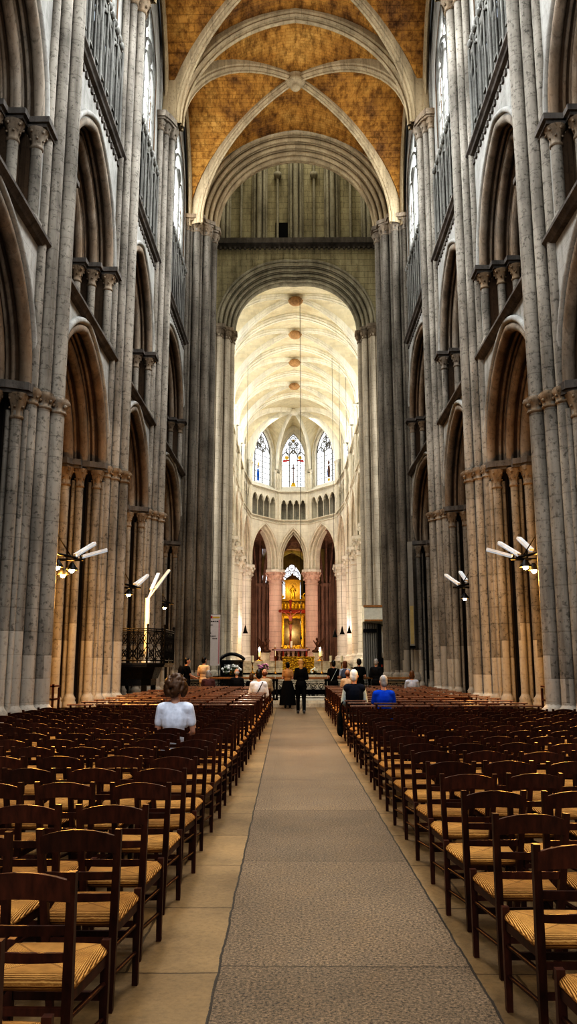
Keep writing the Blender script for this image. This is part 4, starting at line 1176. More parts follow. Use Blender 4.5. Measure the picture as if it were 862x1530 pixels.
def statue(loc, rz, h, mat, name, label, cat, kneel=False, parent=None):
    k = h/1.8
    S = lambda p: tuple(x*k for x in p)
    balls = [(S((0,0,1.62)),S((.10,.11,.13))),(S((0,0,1.25)),S((.22,.15,.28))),(S((0,0,.8)),S((.24,.18,.4))),(S((0,.02,.3)),S((.26,.22,.35)))]
    caps = [(S((0,0,1.4)),S((0,0,1.6)),.07*k,.07*k),(S((-.22,0,1.4)),S((-.30,-.12,1.08)),.08*k,.07*k),(S((-.30,-.12,1.08)),S((-.08,-.25,1.15)),.07*k,.05*k),
            (S((.22,0,1.4)),S((.32,-.1,1.1)),.08*k,.07*k),(S((.32,-.1,1.1)),S((.2,-.28,1.3)),.07*k,.05*k),(S((-.12,-.08,.75)),S((-.16,-.16,.05)),.13*k,.12*k),(S((.12,-.08,.75)),S((.18,-.12,.05)),.13*k,.12*k)]
    o = fuse(balls,caps,.03*k,name,mat,parent); o.location = loc; o.rotation_euler = (0,0,rz)
    if label: tag(o,label,cat)
    return o
# gilded altarpiece in the axis chapel
rt = empty('altarpiece', (xa+.12,104.2,1.3)); tag(rt, 'tall gilded baroque altarpiece with a statue niche, behind the apse columns', 'altarpiece')
m = MB(); m.box(-2.9,2.9,-.5,.5,0,2.2); m.box(-2.2,2.2,-.4,.5,2.2,6.6); m.box(-3.0,3.0,-.55,.5,2.1,2.35); m.box(-2.8,-1.5,-.2,.5,2.2,5.4); m.box(1.5,2.8,-.2,.5,2.2,5.4); m.build('gilded_body', M['gold'], rt)
for x in (-2.0,-1.35,1.35,2.0):
    m = MB(); m.lathe([(.22,2.35),(.22,2.55),(.15,2.65),(.14,4.4),(.13,6.0),(.24,6.35)],x,-.5,10); m.build('column', M['darkgold'], rt)
m = MB(); m.box(-2.35,2.35,-.75,.5,6.35,6.6); m.box(-2.2,2.2,-.6,.5,6.6,8.2); m.box(-2.4,2.4,-.8,.5,8.2,8.5); m.build('entablature', M['darkgold'], rt)
m = MB(); m.box(-2.2,2.2,-.66,-.6,6.65,7.1); m.build('red_band', M['redgilt'], rt)
m = MB(); m.box(-1.1,1.1,-.42,-.38,2.6,6.0); m.build('painting', plain('dark_altar_painting',(.10,.055,.02),.4,0,.4,.8,2.5), rt)
m = MB(); 
for k in range(9): m.ball((-1.9+k*.475,-.65,7.55),(.2,.12,.3),8,6)
for k in range(7): scroll(m,(-1.8+k*.6,7.85),.22,1.5,-.68,1 if k%2 else -1,0,.04)
for x in (-2.0,2.0):
    scroll(m,(x*.8,8.95),.45,1.6,-.3,1 if x>0 else -1,0 if x<0 else PI,.11); m.ball((x*.95,-.3,8.75),(.3,.2,.3),8,6)
m.build('carved_ornament', M['gold'], rt)
m = MB(); m.box(-.95,-.6,-.5,.4,8.5,10.7); m.box(.6,.95,-.5,.4,8.5,10.7); m.box(-.6,.6,.2,.4,8.5,10.7); m.box(-1.1,1.1,-.6,.45,10.7,10.95)
slab(m,-.95,.95,10.0,10.8,.6,10.0,.05,-.45,-.25,jamb=False,n=6); 
m.lathe([(.95,10.95),(.75,11.25),(.35,11.5),(.12,11.6),(.14,11.75),(.02,11.85)],0,-.05,12); nch = m.build('niche', M['darkgold'], rt)
statue((0,-.15,8.55),0,1.75,M['gold'],'niche_statue',None,None,parent=nch)
# crucifix
cr = empty('crucifix', (-.62,82.6,1.85)); tag(cr, 'large red and gilt crucifix rising behind the high altar', 'crucifix')
m = MB(); m.box(-.10,.10,-.06,.06,1.0,6.0); m.box(-1.05,1.05,-.06,.06,4.95,5.15)
for (x,z) in ((-1.05,5.05),(1.05,5.05),(0,6.05)): m.ball((x,0,z),(.17,.09,.17),8,6)
m.build('cross', M['redgilt'], cr)
m = MB(); m.lathe([(.5,0),(.5,.5),(.3,.7),(.22,1.0),(.12,1.1)],0,0,8); m.build('pedestal', M['bronze'], cr)
b = fuse([((0,-.14,4.25),(.2,.13,.33)),((0,-.14,3.85),(.17,.12,.2)),((.03,-.22,4.93),(.10,.11,.14))],
     [((-.16,-.14,4.5),(-.55,-.12,4.85),.07,.055),((-.55,-.12,4.85),(-.95,-.1,5.02),.055,.045),((.16,-.14,4.5),(.55,-.12,4.85),.07,.055),((.55,-.12,4.85),(.95,-.1,5.02),.055,.045),
      ((0,-.14,4.5),(.02,-.18,4.85),.06,.05),((-.09,-.14,3.8),(-.07,-.24,3.25),.10,.07),((-.07,-.24,3.25),(-.03,-.14,2.7),.065,.045),((.09,-.14,3.8),(.07,-.24,3.25),.10,.07),((.07,-.24,3.25),(.03,-.14,2.7),.065,.045)],
     .035,'corpus',plain('painted_wood_figure',(.55,.22,.15),.5),cr)
m = MB(); m.lathe([(.21,3.7),(.24,3.85),(.2,4.0)],0,-.14,10,wob=lambda j,a:.1*math.sin(5*a)); m.build('loincloth', M['darkgold'], cr)
# kneeling bronze angels
for s,x,lab in ((-1,-3.05,'brown bronze kneeling angel on a plinth, left of the high altar'),(1,2.05,'brown bronze kneeling angel on a plinth, right of the high altar')):
    a = empty('angel_statue', (x,78.8,1.6)); tag(a,lab,'statue','bronze angels by the high altar')
    m = MB(); m.box(-.45,.45,-.4,.4,0,1.0); m.box(-.52,.52,-.46,.46,.95,1.05); m.build('plinth', M['step'], a)
    f = fuse([((0,0,1.35),(.3,.28,.3)),((0,-.02,1.85),(.22,.2,.32)),((-.08*s,-.05,2.35),(.13,.14,.16)),((-.2*s,0,1.2),(.4,.25,.16))],
      [((.2*s,0,2.05),(-.22*s,-.1,1.9),.09,.07),((-.22*s,-.1,1.9),(-.42*s,-.1,2.2),.06,.05),((0,0,2.1),(-.05*s,-.03,2.35),.07,.07)],.04,'angel_figure',M['bronze'],a)
    m = MB(); P = [(.15*s,.12,1.7),(.45*s,.2,2.2),(.75*s,.25,2.55),(.7*s,.25,2.0),(.5*s,.22,1.5),(.3*s,.18,1.3)]
    m.add(P,[tuple(range(6))]); m.add([(p[0]*.9-.02,p[1]+.06,p[2]) for p in P],[tuple(range(6))]); m.build('wing', M['bronze'], a)
# pale confession/canopy box on the right of the crossing
o = empty('canopy', (4.6,46.2,0)); tag(o, 'cream box canopy jutting from the right crossing pillar above striped curtain', 'canopy')
m = MB(); m.add([(-.78,-.55,3.95),(.72,-.55,3.95),(.72,-.55,4.75),(-.78,-.55,4.85),(-.78,1.0,3.95),(1.1,1.0,3.7),(1.1,1.0,4.45),(-.78,1.0,4.85)],[(0,1,2,3),(1,5,6,2),(3,2,6,7),(4,0,3,7),(0,1,5,4)]); m.build('cover_board', plain('cream_painted_board',(.62,.60,.52),.6), o)
m = MB(); m.box(-.78,.72,-.58,-.55,3.95,4.05); m.box(-.82,.76,-.58,-.5,4.74,4.86); m.build('board_trim', M['capwood'], o)
m = MB()
for k in range(6): 
    m.tube([(-.72+k*.13,.2,.2),(-.72+k*.13,.2,3.9)],.042,8)
m.box(-.8,0,.25,.3,.2,3.9); m.build('striped_curtain', [plain('grey_striped_cloth',(.32,.31,.28),.8)], o)
m = MB(); m.box(-.8,-.02,.12,.16,3.35,3.55); m.build('valance', M['blackpaint'], o)
m = MB(); m.box(.0,.2,.1,.16,.2,3.9); m.build('gap_shade_strip', M['dark'], o)  # near-black strip painted in for the dark gap beside the curtain
m = MB(); m.box(.2,1.05,.5,.62,.2,3.9); m.build('back_panel', M['lanternroll'], o)
o = empty('relief_plaque', (5.22,46.42,2.2)); tag(o, 'pale carved plaque with a standing figure on the right crossing pillar', 'plaque')
m = MB(); m.box(-.36,.36,0,.1,0,1.5); m.lathe([(.01,-.55),(.1,-.5),(.16,-.25),(.2,0)],0,.05,8); m.lathe([(.01,-.3),(.08,-.2),(.1,0)],-.3,.05,8); m.lathe([(.01,-.3),(.08,-.2),(.1,0)],.3,.05,8); m.build('tablet', plain('ivory_plaster',(.66,.62,.54),.7), o)
m = MB(); m.tube([(-.25,-.02,1.25),(-.15,-.02,1.36),(0,-.02,1.4),(.15,-.02,1.36),(.25,-.02,1.25)],.035,6); m.build('arched_mould', M['dark'], o)
statue((0,-.06,.25),0,.95,plain('rosy_relief',(.48,.33,.26),.6),'relief_figure',None,None,parent=o)
o = empty('votive_stand', (5.15,45.2,.15)); tag(o, 'dark votive stand with red lights below the plaque', 'stand')
m = MB(); m.box(-.6,.5,-.3,.3,0,.8); m.box(-.65,.55,-.35,.35,.8,.86); m.box(-.6,.5,.2,.3,.86,1.75); m.box(-.5,.3,-.1,.2,1.2,1.26); m.build('rack', M['blackpaint'], o)
for k in range(5):
    m = MB(); m.lathe([(.05,0),(.065,.14)],-.45+k*.2,-.1,8); q = m.build('votive_cup', M['redgilt'], o); q.location = (0,0,.87 if k%2 else 1.27)
# left crossing: banner, black console, flowers
o = empty('banner_stand', (-4.62,44.6,.15)); tag(o, 'tall white notice banner with red header and dark text lines, left of the choir', 'banner')
m = MB(); m.box(-.42,.42,-.012,.012,1.35,4.12); m.build('banner_sheet', plain('white_banner_sheet',(.62,.56,.53),.6,var=.08), o)
m = MB(); m.box(-.40,-.02,-.018,-.012,3.92,4.04); m.build('red_header', plain('banner_red',(.45,.03,.03),.6), o)
m = MB(); m.box(.0,.38,-.018,-.012,3.92,4.0); m.build('yellow_header', plain('banner_yellow',(.65,.45,.10),.6), o)
m = MB(); m.box(.33,.38,-.018,-.012,1.45,3.85); m.build('pink_edge', plain('banner_pink',(.55,.25,.25),.6), o)
m = MB(); r2 = random.Random(3)
for (z,xs) in ((3.72,(-.34,.24)),(3.52,(-.34,.0)),(3.25,(-.34,-.2)),(3.08,(-.22,-.1)),(2.92,(-.36,.2)),(2.78,(.0,.26))):
    x = xs[0]
    while x < xs[1]:
        w_ = r2.uniform(.03,.09); m.box(x,x+w_,-.017,-.012,z,z+.05); x += w_+.03
m.build('text_lines', M['dark'], o)
for x in (-.36,.36):
    m = MB(); m.tube([(x,.03,0),(x,.03,4.1)],.015,6); m.build('pole', M['iron'], o)
m = MB(); m.box(-.4,.3,-.2,.2,0,.05); m.box(-.45,.45,.02,.05,4.1,4.14); m.build('foot', M['iron'], o)
o = empty('organ_console', (-3.62,45.7,.15)); tag(o, 'black carved console with arched top behind white flowers, left of the altar steps', 'console')
m = MB(); m.box(-.62,.62,-.3,.3,0,1.6); m.box(-.66,.66,-.36,.36,1.55,1.65); m.build('cabinet', M['blackpaint'], o)
m = MB(); P=[(-.7+1.4*k/12,0,1.65+.34*math.sin(PI*k/12)**.7) for k in range(13)]; m.tube(P,.09,8); m.build('arched_top', M['blackpaint'], o)
for s in (-1,1):
    m = MB(); m.lathe([(.09,0),(.06,.3),(.05,1.2),(.09,1.55)],s*.55,-.36,8); m.build('turned_post', M['blackpaint'], o)
m = MB(); m.box(-.4,.4,-.34,-.3,1.2,1.42); m.build('name_board', plain('grey_board',(.25,.25,.25),.5), o)
def flowers(loc, n, mat, label, rad=.35, h=.4):
    o = empty('flower_arrangement', loc); tag(o, label, 'flowers'); r = random.Random(n)
    m = MB(); m.lathe([(.10,0),(.14,.12),(.11,.25)],0,0,10); m.build('vase', M['brass'], o)
    b = MB(); l = MB()
    for k in range(n):
        a = r.uniform(0,2*PI); q = rad*math.sqrt(r.random()); z = h+r.uniform(-.1,.2)-.3*q
        b.ball((q*math.cos(a),q*math.sin(a),z),r.uniform(.05,.09),7,5); l.tube([(0,0,.2),(q*.6*math.cos(a),q*.6*math.sin(a),z-.08)],.01,4)
        l.ball((q*.8*math.cos(a+.4),q*.8*math.sin(a+.4),z-.1),(.06,.05,.03),6,4)
    b.build('blossoms', mat, o); l.build('leaves_and_stems', M['leaf'], o)
flowers((-3.55,44.6,.98), 26, M['flower'], 'white flower arrangement on a stand before the black console', .5, .4)
o = empty('flower_stand', (-3.55,44.6,.15)); tag(o, 'dark slender stand carrying the white flowers', 'stand')
m = MB(); m.lathe([(.2,0),(.2,.03),(.03,.08),(.03,.76),(.18,.8),(.18,.825)],0,0,10); m.build('pedestal', M['iron'], o)
flowers((-2.2,54.0,.95), 20, M['pinkfl'], 'mauve and white flower arrangement on the step left of the gold altar', .4, .5)
flowers((1.1,53.6,.95), 10, M['flower'], 'small white flower bunch on the step right of the gold altar', .25, .2)

# railed iron platform on the left, with white lamp mast
o = empty('railed_platform', (-4.75,25.3,0)); tag(o, 'black iron railed platform on a pedestal against the left pillar', 'platform')
pl = [(-1.0,-1.5),(.35,-1.35),(.78,-.9),(.78,.9),(.35,1.3),(-1.0,1.3)]
m = MB(); m.prism(pl,1.50,1.6); m.prism([(x*1.04,y*1.04) for x,y in pl],1.56,1.62); m.build('deck', M['blackpaint'], o)
m = MB(); m.prism([(x*.6-.1,y*.6) for x,y in pl],1.15,1.5,taper=1.25); m.prism([(x*.55-.1,y*.55) for x,y in pl],.95,1.15); m.build('corbel', M['blackpaint'], o)
for (x,y) in ((-.9,-.9),(.2,-.85),(.2,.7),(-.9,.8)):
    m = MB(); m.box(x-.07,x+.07,y-.07,y+.07,0,.97); m.build('support_post', M['blackpaint'], o)
for k in range(len(pl)-1):
    a = Vector(pl[k]); b = Vector(pl[k+1]); d = b-a; L_ = d.length
    m = MB()
    for z in (1.70,2.56,2.62): m.tube([(a.x,a.y,z),(b.x,b.y,z)],.018,6)
    nn = max(2,round(L_/.26))
    for j in range(nn):
        u0 = a+d*(j/nn); u1 = a+d*((j+1)/nn); um = (u0+u1)/2
        for zz in (1.7,2.13): 
            m.tube([(u0.x,u0.y,zz),(um.x,um.y,zz+.215),(u1.x,u1.y,zz+.43)],.011,5); m.tube([(u1.x,u1.y,zz),(um.x,um.y,zz+.215),(u0.x,u0.y,zz+.43)],.011,5)
            m.tube([(um.x+.09*math.cos(t*PI/4)*d.x/L_,um.y+.09*math.cos(t*PI/4)*d.y/L_,zz+.215+.09*math.sin(t*PI/4)) for t in range(8)],.011,4,closed=True)
        m.tube([(u0.x,u0.y,1.6),(u0.x,u0.y,2.62)],.012,5)
    m.build('railing_panel', M['iron'], o)
for (x,y) in pl:
    m = MB(); m.tube([(x,y,1.6),(x,y,2.70)],.028,8); m.ball((x,y,2.73),.04,8,5); m.build('railing_post', M['iron'], o)
def tubelight(m_case, m_tube, a, b, w=.055):
    a = Vector(a); b = Vector(b); d = (b-a).normalized(); lat = d.cross(Vector((0,0,1))).normalized(); up = lat.cross(d)
    for mm,(lo,hi,ww) in ((m_case,(.0,.05,w)),(m_tube,(-.03,.0,w*.7))):
        vs = [tuple(p+lat*sx*ww+up*z) for p in (a,b) for sx in (-1,1) for z in (lo,hi)]
        mm.add(vs,[(0,1,3,2),(4,6,7,5),(0,4,5,1),(2,3,7,6),(1,5,7,3),(0,2,6,4)])
o = empty('lamp_mast', (-4.55,24.6,1.63)); tag(o, 'white lamp mast with two slanted tube lights standing on the railed platform', 'lamp')
m = MB(); m.tube([(0,0,0),(0,0,1.95)],.075,10); m.lathe([(.14,0),(.14,.04),(.08,.08)],0,0,10); m.build('mast', M['white'], o)
for a,b in (((.02,0,1.93),(.52,.35,2.75)),((.0,.02,1.93),(.12,.9,2.7))):
    m = MB(); m.tube([a,tuple(Vector(a)+(Vector(b)-Vector(a))*.4)],.03,6); m.build('arm', M['white'], o)
    c_ = MB(); t_ = MB(); v = Vector(b)-Vector(a); tubelight(c_,t_,Vector(a)+v*.38,Vector(a)+v*1.12); cs_ = c_.build('casing', M['white'], o); t_.build('tube_light', M['tube'], cs_)

# lamp clusters on the pillars
LAMPS = []
def wall_lamp(side, y, label, tubes, bulbs, lit):
    x0 = side*4.92
    root = empty('pillar_lamp', (x0,y,3.65)); tag(root, label, 'lamp', 'lamp clusters on the nave pillars')
    m = MB(); m.box(-.03,.03,-.95,-.1,.1,.16) if False else None
    m.tube([(side*.08,-.75,.22),(side*.05,-.1,.20),(-side*.25,.25,.16)],.03,6); m.tube([(side*.08,-.70,.75),(-side*.15,.15,.18)],.012,5); m.tube([(-side*.4,.2,.12),(side*.15,.2,.12)],.03,6); m.build('bracket', M['iron'], root)
    for (a,b) in tubes:
        c_ = MB(); t_ = MB(); a = (a[0]*-side,a[1],a[2]); b = (b[0]*-side,b[1],b[2]); tubelight(c_,t_,a,b); cs_ = c_.build('casing', M['white'], root); t_.build('tube_light', M['tube'], cs_)
    for (bx,by,bz,on) in bulbs:
        m = MB(); m.lathe([(.03,.16),(.05,.13),(.11,.05),(.13,.0)],0,0,10,cap=False); sh_ = q = m.build('lamp_shade', M['iron'], root); q.location = (bx*-side,by,bz)
        m = MB(); m.ball((0,0,0),.06,8,6); q = m.build('bulb', M['bulb'] if on else M['white'], sh_)
        if on: LAMPS.append((x0+bx*-side,y+by,3.65+bz-.18,on))
T2 = [((.22,.2,.20),(.52,.62,.52)),((.36,.25,.18),(.82,.50,.36))]
wall_lamp(-1, 16.7, 'lamp cluster with two warm bulbs and slanted tube lights on the nearest left pillar', T2, [(-.12,.1,-.05,1.0),(.16,.2,-.10,1.0),(-.05,.3,-.2,0)], True)
wall_lamp(-1, 23.1, 'lamp cluster with one warm bulb on the second left pillar, partly hidden', T2[:1]+[((.30,.25,.2),(.50,.55,.48))], [(.05,.2,-.08,1.0)], True)
wall_lamp(-1, 29.45, 'single glowing bulb on a bracket on the third left pillar', [], [(.06,.2,-.02,.9)], True)
wall_lamp(1, 16.7, 'lamp cluster with a warm bulb and three tube lights on the nearest right pillar', T2+[((-.05,.2,.3),(.1,.6,.62))], [(.12,.1,-.06,1.2),(-.08,.2,-.12,.5)], True)
wall_lamp(1, 23.1, 'unlit-looking lamp cluster with slanted tubes on the second right pillar', T2[:1]+[((.0,.2,.3),(.1,.55,.6))], [(.06,.2,-.2,.25)], True)
o = empty('loudspeaker', (5.05,35.55,2.35)); tag(o, 'long narrow column loudspeaker on the right crossing pillar', 'loudspeaker')
m = MB(); m.box(-.10,.10,-.08,.08,0,4.6); m.build('case', plain('grey_speaker_case',(.30,.28,.24),.5), o)
m = MB(); m.box(-.075,.075,-.09,-.08,.1,1.75); m.build('lamplit_face', plain('lamplit_case_tan',(.45,.36,.18),.8), o)  # lamp light on the lower case, put in as a tan panel
m = MB(); m.box(-.12,.12,-.10,.1,-.10,.02); m.box(-.02,.02,.08,.35,1,1.1); m.build('bracket', M['iron'], o)
# tall wooden racks by the first pillars
for s,lab in ((-1,'reddish wooden ladder-backed rack by the nearest left pillar'),(1,'reddish wooden ladder-backed rack by the nearest right pillar')):
    o = empty('wooden_rack', (s*5.25,17.35 if s < 0 else 16.9,0),.0); tag(o,lab,'rack','wooden racks by the pillars')
    for x in (-.16,.16):
        for y in (-.22,.22):
            m = MB(); m.box(x-.02,x+.02,y-.02,y+.02,0,1.18 if y < 0 else 1.1); m.build('upright', M['redwood'], o)
    for z in (.25,.55,.85,1.12):
        m = MB(); m.box(-.18,.18,-.24,.24,z,z+.03); m.build('shelf', M['redwood'], o)
# thin cables with little cone lamps in the choir
for k,(x,y,z) in enumerate(((-3.95,62.5,3.9),(2.95,62.5,3.6),(3.55,63.2,3.85),(4.15,64.0,3.95))):
    o = empty('hanging_lamp', (x,y,z)); tag(o, ['black cone lamp hanging before the left choir columns','black cone lamp hanging on the right of the choir, lowest and innermost','black cone lamp hanging on the right of the choir, middle one','black cone lamp hanging on the right of the choir, outermost'][k], 'lamp', 'cone lamps hanging in the choir')
    m = MB(); m.lathe([(.21,0),(.12,.2),(.04,.55),(.02,.62)],0,0,12); m.build('cone_shade', M['iron'], o)
    m = MB(); m.tube([(0,0,.62),(0,0,27.0-z-math.fabs(x)*.25)],.012,5); m.build('cable', M['iron'], o)
o = empty('hanging_cable', (.28,52.5,3.2)); tag(o, 'long thin dark cable hanging down the middle of the choir arch', 'cable')
m = MB(); m.tube([(0,0,0),(0,0,23.6)],.016,5); m.build('wire', M['iron'], o)
m = MB(); m.lathe([(.08,-.05),(.05,.1),(.016,.2)],0,0,8); m.build('hook', M['iron'], o)
# ------------------------------------------------------------------ people
SKIN = plain('light_skin', (.52,.31,.22), .55, var=.06)
def cloth(n, c): return plain(n, c, .85, var=.25, scale=14, spec=.2)
EYE = plain('dark_eye', (.02,.015,.012), .3)
def person(loc, rz, label, H=1.75, pose='stand', top=None, bottom=None, hair=None, hairstyle='short', shoe=None, arms=None, lean=0, stride=0, sleeves='short', skirt=False, female=False, strap=None, pack=None, vest=None, turn=0, voxel=.016, bag=None, bald=False):
    k = H/1.75; root = empty('person', loc, rz); tag(root, label, 'person')
    S = lambda p: (p[0]*k,p[1]*k,p[2]*k)
    sw = .9 if female else 1.0
    if pose == 'stand':
        pel = (0,0,.96); wai = (0,.01+lean*.1,1.12); che = (0,lean*.25,1.30); sho = (0,lean*.33-.01,1.42)
        hips = [(-.09,0,.93),(.09,0,.93)]; st = stride
        knees = [(-.095,.03+st*.10,.50),(.095,.03-st*.08,.50)]; ank = [(-.09,-.01+st*.18,.085),(.09,-.02-st*.20,.085+abs(st)*.02)]
    else:
        pel = (0,.18,.585); wai = (0,.15+lean*.1,.72); che = (0,.14+lean*.25,.91); sho = (0,.13+lean*.34,1.04)
        hips = [(-.09,.18,.565),(.09,.18,.565)]; knees = [(-.10,.56,.545),(.10,.56,.545)]; ank = [(-.085,.46,.085),(.085,.50,.085)]
    sx = .160*sw
    ct,sn = math.cos(turn),math.sin(turn)
    hb = (sho[0],sho[1]+.02+lean*.05,sho[2])
    def hp(x,y,z):
        if z > .13: x*=1.09; y*=1.09; z = .13+(z-.13)*1.09
        return (hb[0]+x*ct-y*sn, hb[1]+x*sn+y*ct, hb[2]+z)
    if arms is None:
        arms = 'down' if pose == 'stand' else 'lap'
    A = []
    for s in (-1,1):
        sh = (s*sx,sho[1],sho[2]-.01)
        if arms == 'down': el = (s*(sx+.05),sho[1]-.04,sho[2]-.29); wr = (s*(sx+.04),sho[1]+.04,sho[2]-.53)
        elif arms == 'lap': el = (s*(sx+.06),sho[1]+.06,sho[2]-.28); wr = (s*.10,sho[1]+.27,sho[2]-.40)
        elif arms == 'front': el = (s*(sx+.06),sho[1]-.02,sho[2]-.28); wr = (s*.07,sho[1]+.20,sho[2]-.30)
        elif arms == 'rail': el = (s*(sx+.04),sho[1]+.08,sho[2]-.27); wr = (s*(sx-.02),sho[1]+.31,sho[2]-.36)
        A.append((sh,el,wr))
    def limbs(extra=0, legs=True, armsF=1.0, torso=True, legF=1.0):
        b = []; c = []
        if torso:
            b += [(S(pel),tuple(k*(r+extra) for r in (.165*(1.03 if female else 1),.12,.13))),(S(wai),tuple(k*(r+extra) for r in (.142*sw,.105,.16))),(S(che),tuple(k*(r+extra) for r in (.165*sw,.122,.19)))]
            c += [(S((-sx+.03,sho[1],sho[2]-.015)),S((sx-.03,sho[1],sho[2]-.015)),k*(.07+extra),k*(.07+extra))]
        return b,c
    B,Cc = limbs()
    Cc += [(S(hp(0,-.03,.0)),S(hp(0,.0,.13)),.058*k,.052*k)]
    B += [(S(hp(0,.005,.225)),S((.076,.094,.115))),(S(hp(0,.035,.165)),S((.055,.062,.062))),(S(hp(0,.105,.205)),S((.014,.022,.026))),(S(hp(0,.09,.155)),S((.026,.016,.014))),(S(hp(0,.085,.245)),S((.05,.02,.015)))]
    for s in (-1,1): B.append((S(hp(s*.077,.0,.21)),S((.014,.026,.036))))
    for i,s in enumerate((-1,1)):
        Cc += [(S(hips[i]),S(knees[i]),.085*k,.058*k),(S(knees[i]),S(ank[i]),.055*k,.038*k),(S(ank[i]),S((ank[i][0],ank[i][1]+.14,.045)),.04*k,.033*k)]
        sh,el,wr = A[i]
        Cc += [(S(sh),S(el),.052*k,.040*k),(S(el),S(wr),.039*k,.028*k)]
        d = (Vector(wr)-Vector(el)).normalized(); hx = Vector((1,0,0)); palm = Vector(wr)+d*.055
        Cc.append((S(wr),S(palm),.028*k,.034*k))
        nrm = d.cross(hx).normalized() if abs(d.x) < .9 else Vector((0,0,1)); lat = d.cross(nrm).normalized()
        for f,(o_,l_) in enumerate(((-.030,.058),(-.010,.072),(.010,.068),(.029,.052))):
            a = palm+lat*o_+d*.02; m1 = a+d*l_*.6; e = m1+d*l_*.4-nrm*.015*(1 if pose=='stand' else -1)
            Cc += [(S(a),S(m1),.0095*k,.009*k),(S(m1),S(e),.009*k,.008*k)]
        th = Vector(wr)+d*.02-lat*.028*s; Cc += [(S(th),S(th+d*.035-lat*.02*s),.011*k,.010*k),(S(th+d*.035-lat*.02*s),S(th+d*.06-lat*.018*s),.010*k,.008*k)]
    fuse(B,Cc,voxel*k,'body',SKIN,root,3)
    for s in (-1,1):
        m = MB(); m.ball(S(hp(s*.03,.089,.225)),.011*k,8,6); m.build('eye', EYE, root)
    # top
    b,c = limbs(.014)
    b = b[:3]; 
    for i in range(2):
        sh,el,wr = A[i]
        if sleeves == 'short': mid = tuple(Vector(sh)+(Vector(el)-Vector(sh))*.62); c += [(S(sh),S(mid),.068*k,.060*k)]
        elif sleeves == 'long': c += [(S(sh),S(el),.068*k,.056*k),(S(el),S(tuple(Vector(el)+(Vector(wr)-Vector(el))*.93)),.054*k,.042*k)]
        else: c += [(S(sh),S(sh),.066*k,.066*k)]
    hemdrop = (pel[0],pel[1],pel[2]-.04); b.append((S(hemdrop),tuple(k*r for r in (.185,.14,.11))))
    fuse(b,c,voxel*k,'shirt' ,top,root,3)
    if vest:
        b,c = limbs(.028); fuse(b,c,voxel*k,'vest',vest,root,3)
    if skirt:
        m = MB(); m.lathe([(.33*k,.12*k),(.30*k,.45*k),(.25*k,.75*k),(.20*k,.98*k),(.16*k,1.06*k)],0,0,20,wob=lambda j,a:.05*math.sin(7*a)*(1-j/5),cap=False); 
        o = m.build('skirt', bottom, root); o.scale = (1,.8,1)
    else:
        b = [(S(pel),S((.182,.135,.13)))]; c = []
        for i in range(2):
            c += [(S(hips[i]),S(knees[i]),.097*k,.070*k),(S(knees[i]),S((ank[i][0],ank[i][1],ank[i][2]+.02)),.068*k,.056*k)]
        fuse(b,c,voxel*k,'trousers',bottom,root,3)
    for i in range(2):
        m = MB(); a = ank[i]; m.ball(S((a[0],a[1]+.06,max(.045,a[2]-.035))),S((.048,.135,.045)),12,8); m.ball(S((a[0],a[1]-.01,a[2]-.0)),S((.045,.055,.05)),10,7); m.build('shoe', shoe or EYE, root)
    # hair
    if hair:
        b = []; r = random.Random(len(label))
        if hairstyle == 'curly':
            for q in range(170):
                th = r.uniform(0,2*PI); ph = math.acos(r.uniform(-.62,1)); v = Vector((math.sin(ph)*math.cos(th),math.sin(ph)*math.sin(th),math.cos(ph)))
                if v.y > .35 and v.z < .45: continue
                b.append((S(hp(v.x*.112,-.015+v.y*.112,.225+v.z*.135)),tuple(k*x for x in (.030,.030,.032))))
            b.append((S(hp(0,-.02,.245)),S((.09,.10,.115))))
            fuse(b,[],.009,'hair',hair,root,1)
        else:
            b = [(S(hp(0,-.012,.248)),S((.083,.098,.105))),(S(hp(0,-.035,.20)),S((.078,.072,.09)))]; c = []
            if hairstyle == 'long': 
                b.append((S(hp(0,-.065,.10)),S((.075,.045,.13)))); b.append((S(hp(0,-.075,.0)),S((.06,.035,.09))))
            if hairstyle == 'bun': b.append((S(hp(0,-.10,.26)),S((.045,.045,.045))))
            if hairstyle == 'bob': b.append((S(hp(0,-.02,.15)),S((.095,.08,.08))))
            if bald: b = [(S(hp(0,-.035,.19)),S((.082,.072,.075)))]
            fuse(b,[],.012,'hair',hair,root,1)
    if strap:
        P = []
        for q in range(9):
            t = q/8; x = sx*.75-(sx*1.5)*t; z = sho[2]+.05-(sho[2]-pel[2]+.0)*t; y = sho[1]+(pel[1]-sho[1])*t-.155; P.append(S((x,y,z)))
        m = MB(); m.tube(P,.022*k,6,flat=.4); m.build('strap', strap, root)
    if pack:
        o = fuse([(S((0,che[1]-.23,che[2]-.02)),S((.15,.09,.22))),(S((0,che[1]-.27,che[2]-.10)),S((.12,.07,.11)))],[],.02,'backpack',pack,root,3)
    return root
C_white = cloth('white_cotton',(.72,.74,.80)); C_black = cloth('black_cotton',(.010,.010,.011)); C_cream = cloth('cream_cotton',(.62,.47,.33)); C_navy = cloth('navy_wool',(.015,.02,.035))
C_plaid = cloth('red_grey_plaid',(.13,.07,.07)); C_char = cloth('charcoal_wool',(.02,.02,.022)); C_beige = cloth('beige_jacket_cloth',(.42,.36,.26)); C_tan = cloth('tan_knit',(.45,.27,.13))
C_blue = cloth('bright_blue_cotton',(.010,.085,.50)); C_grey = cloth('pale_grey_blue_cotton',(.38,.42,.50)); C_denim = cloth('dark_denim',(.03,.04,.06)); C_slate = cloth('slate_print',(.10,.12,.17)); C_light = cloth('pale_aqua_shirt',(.55,.65,.66))
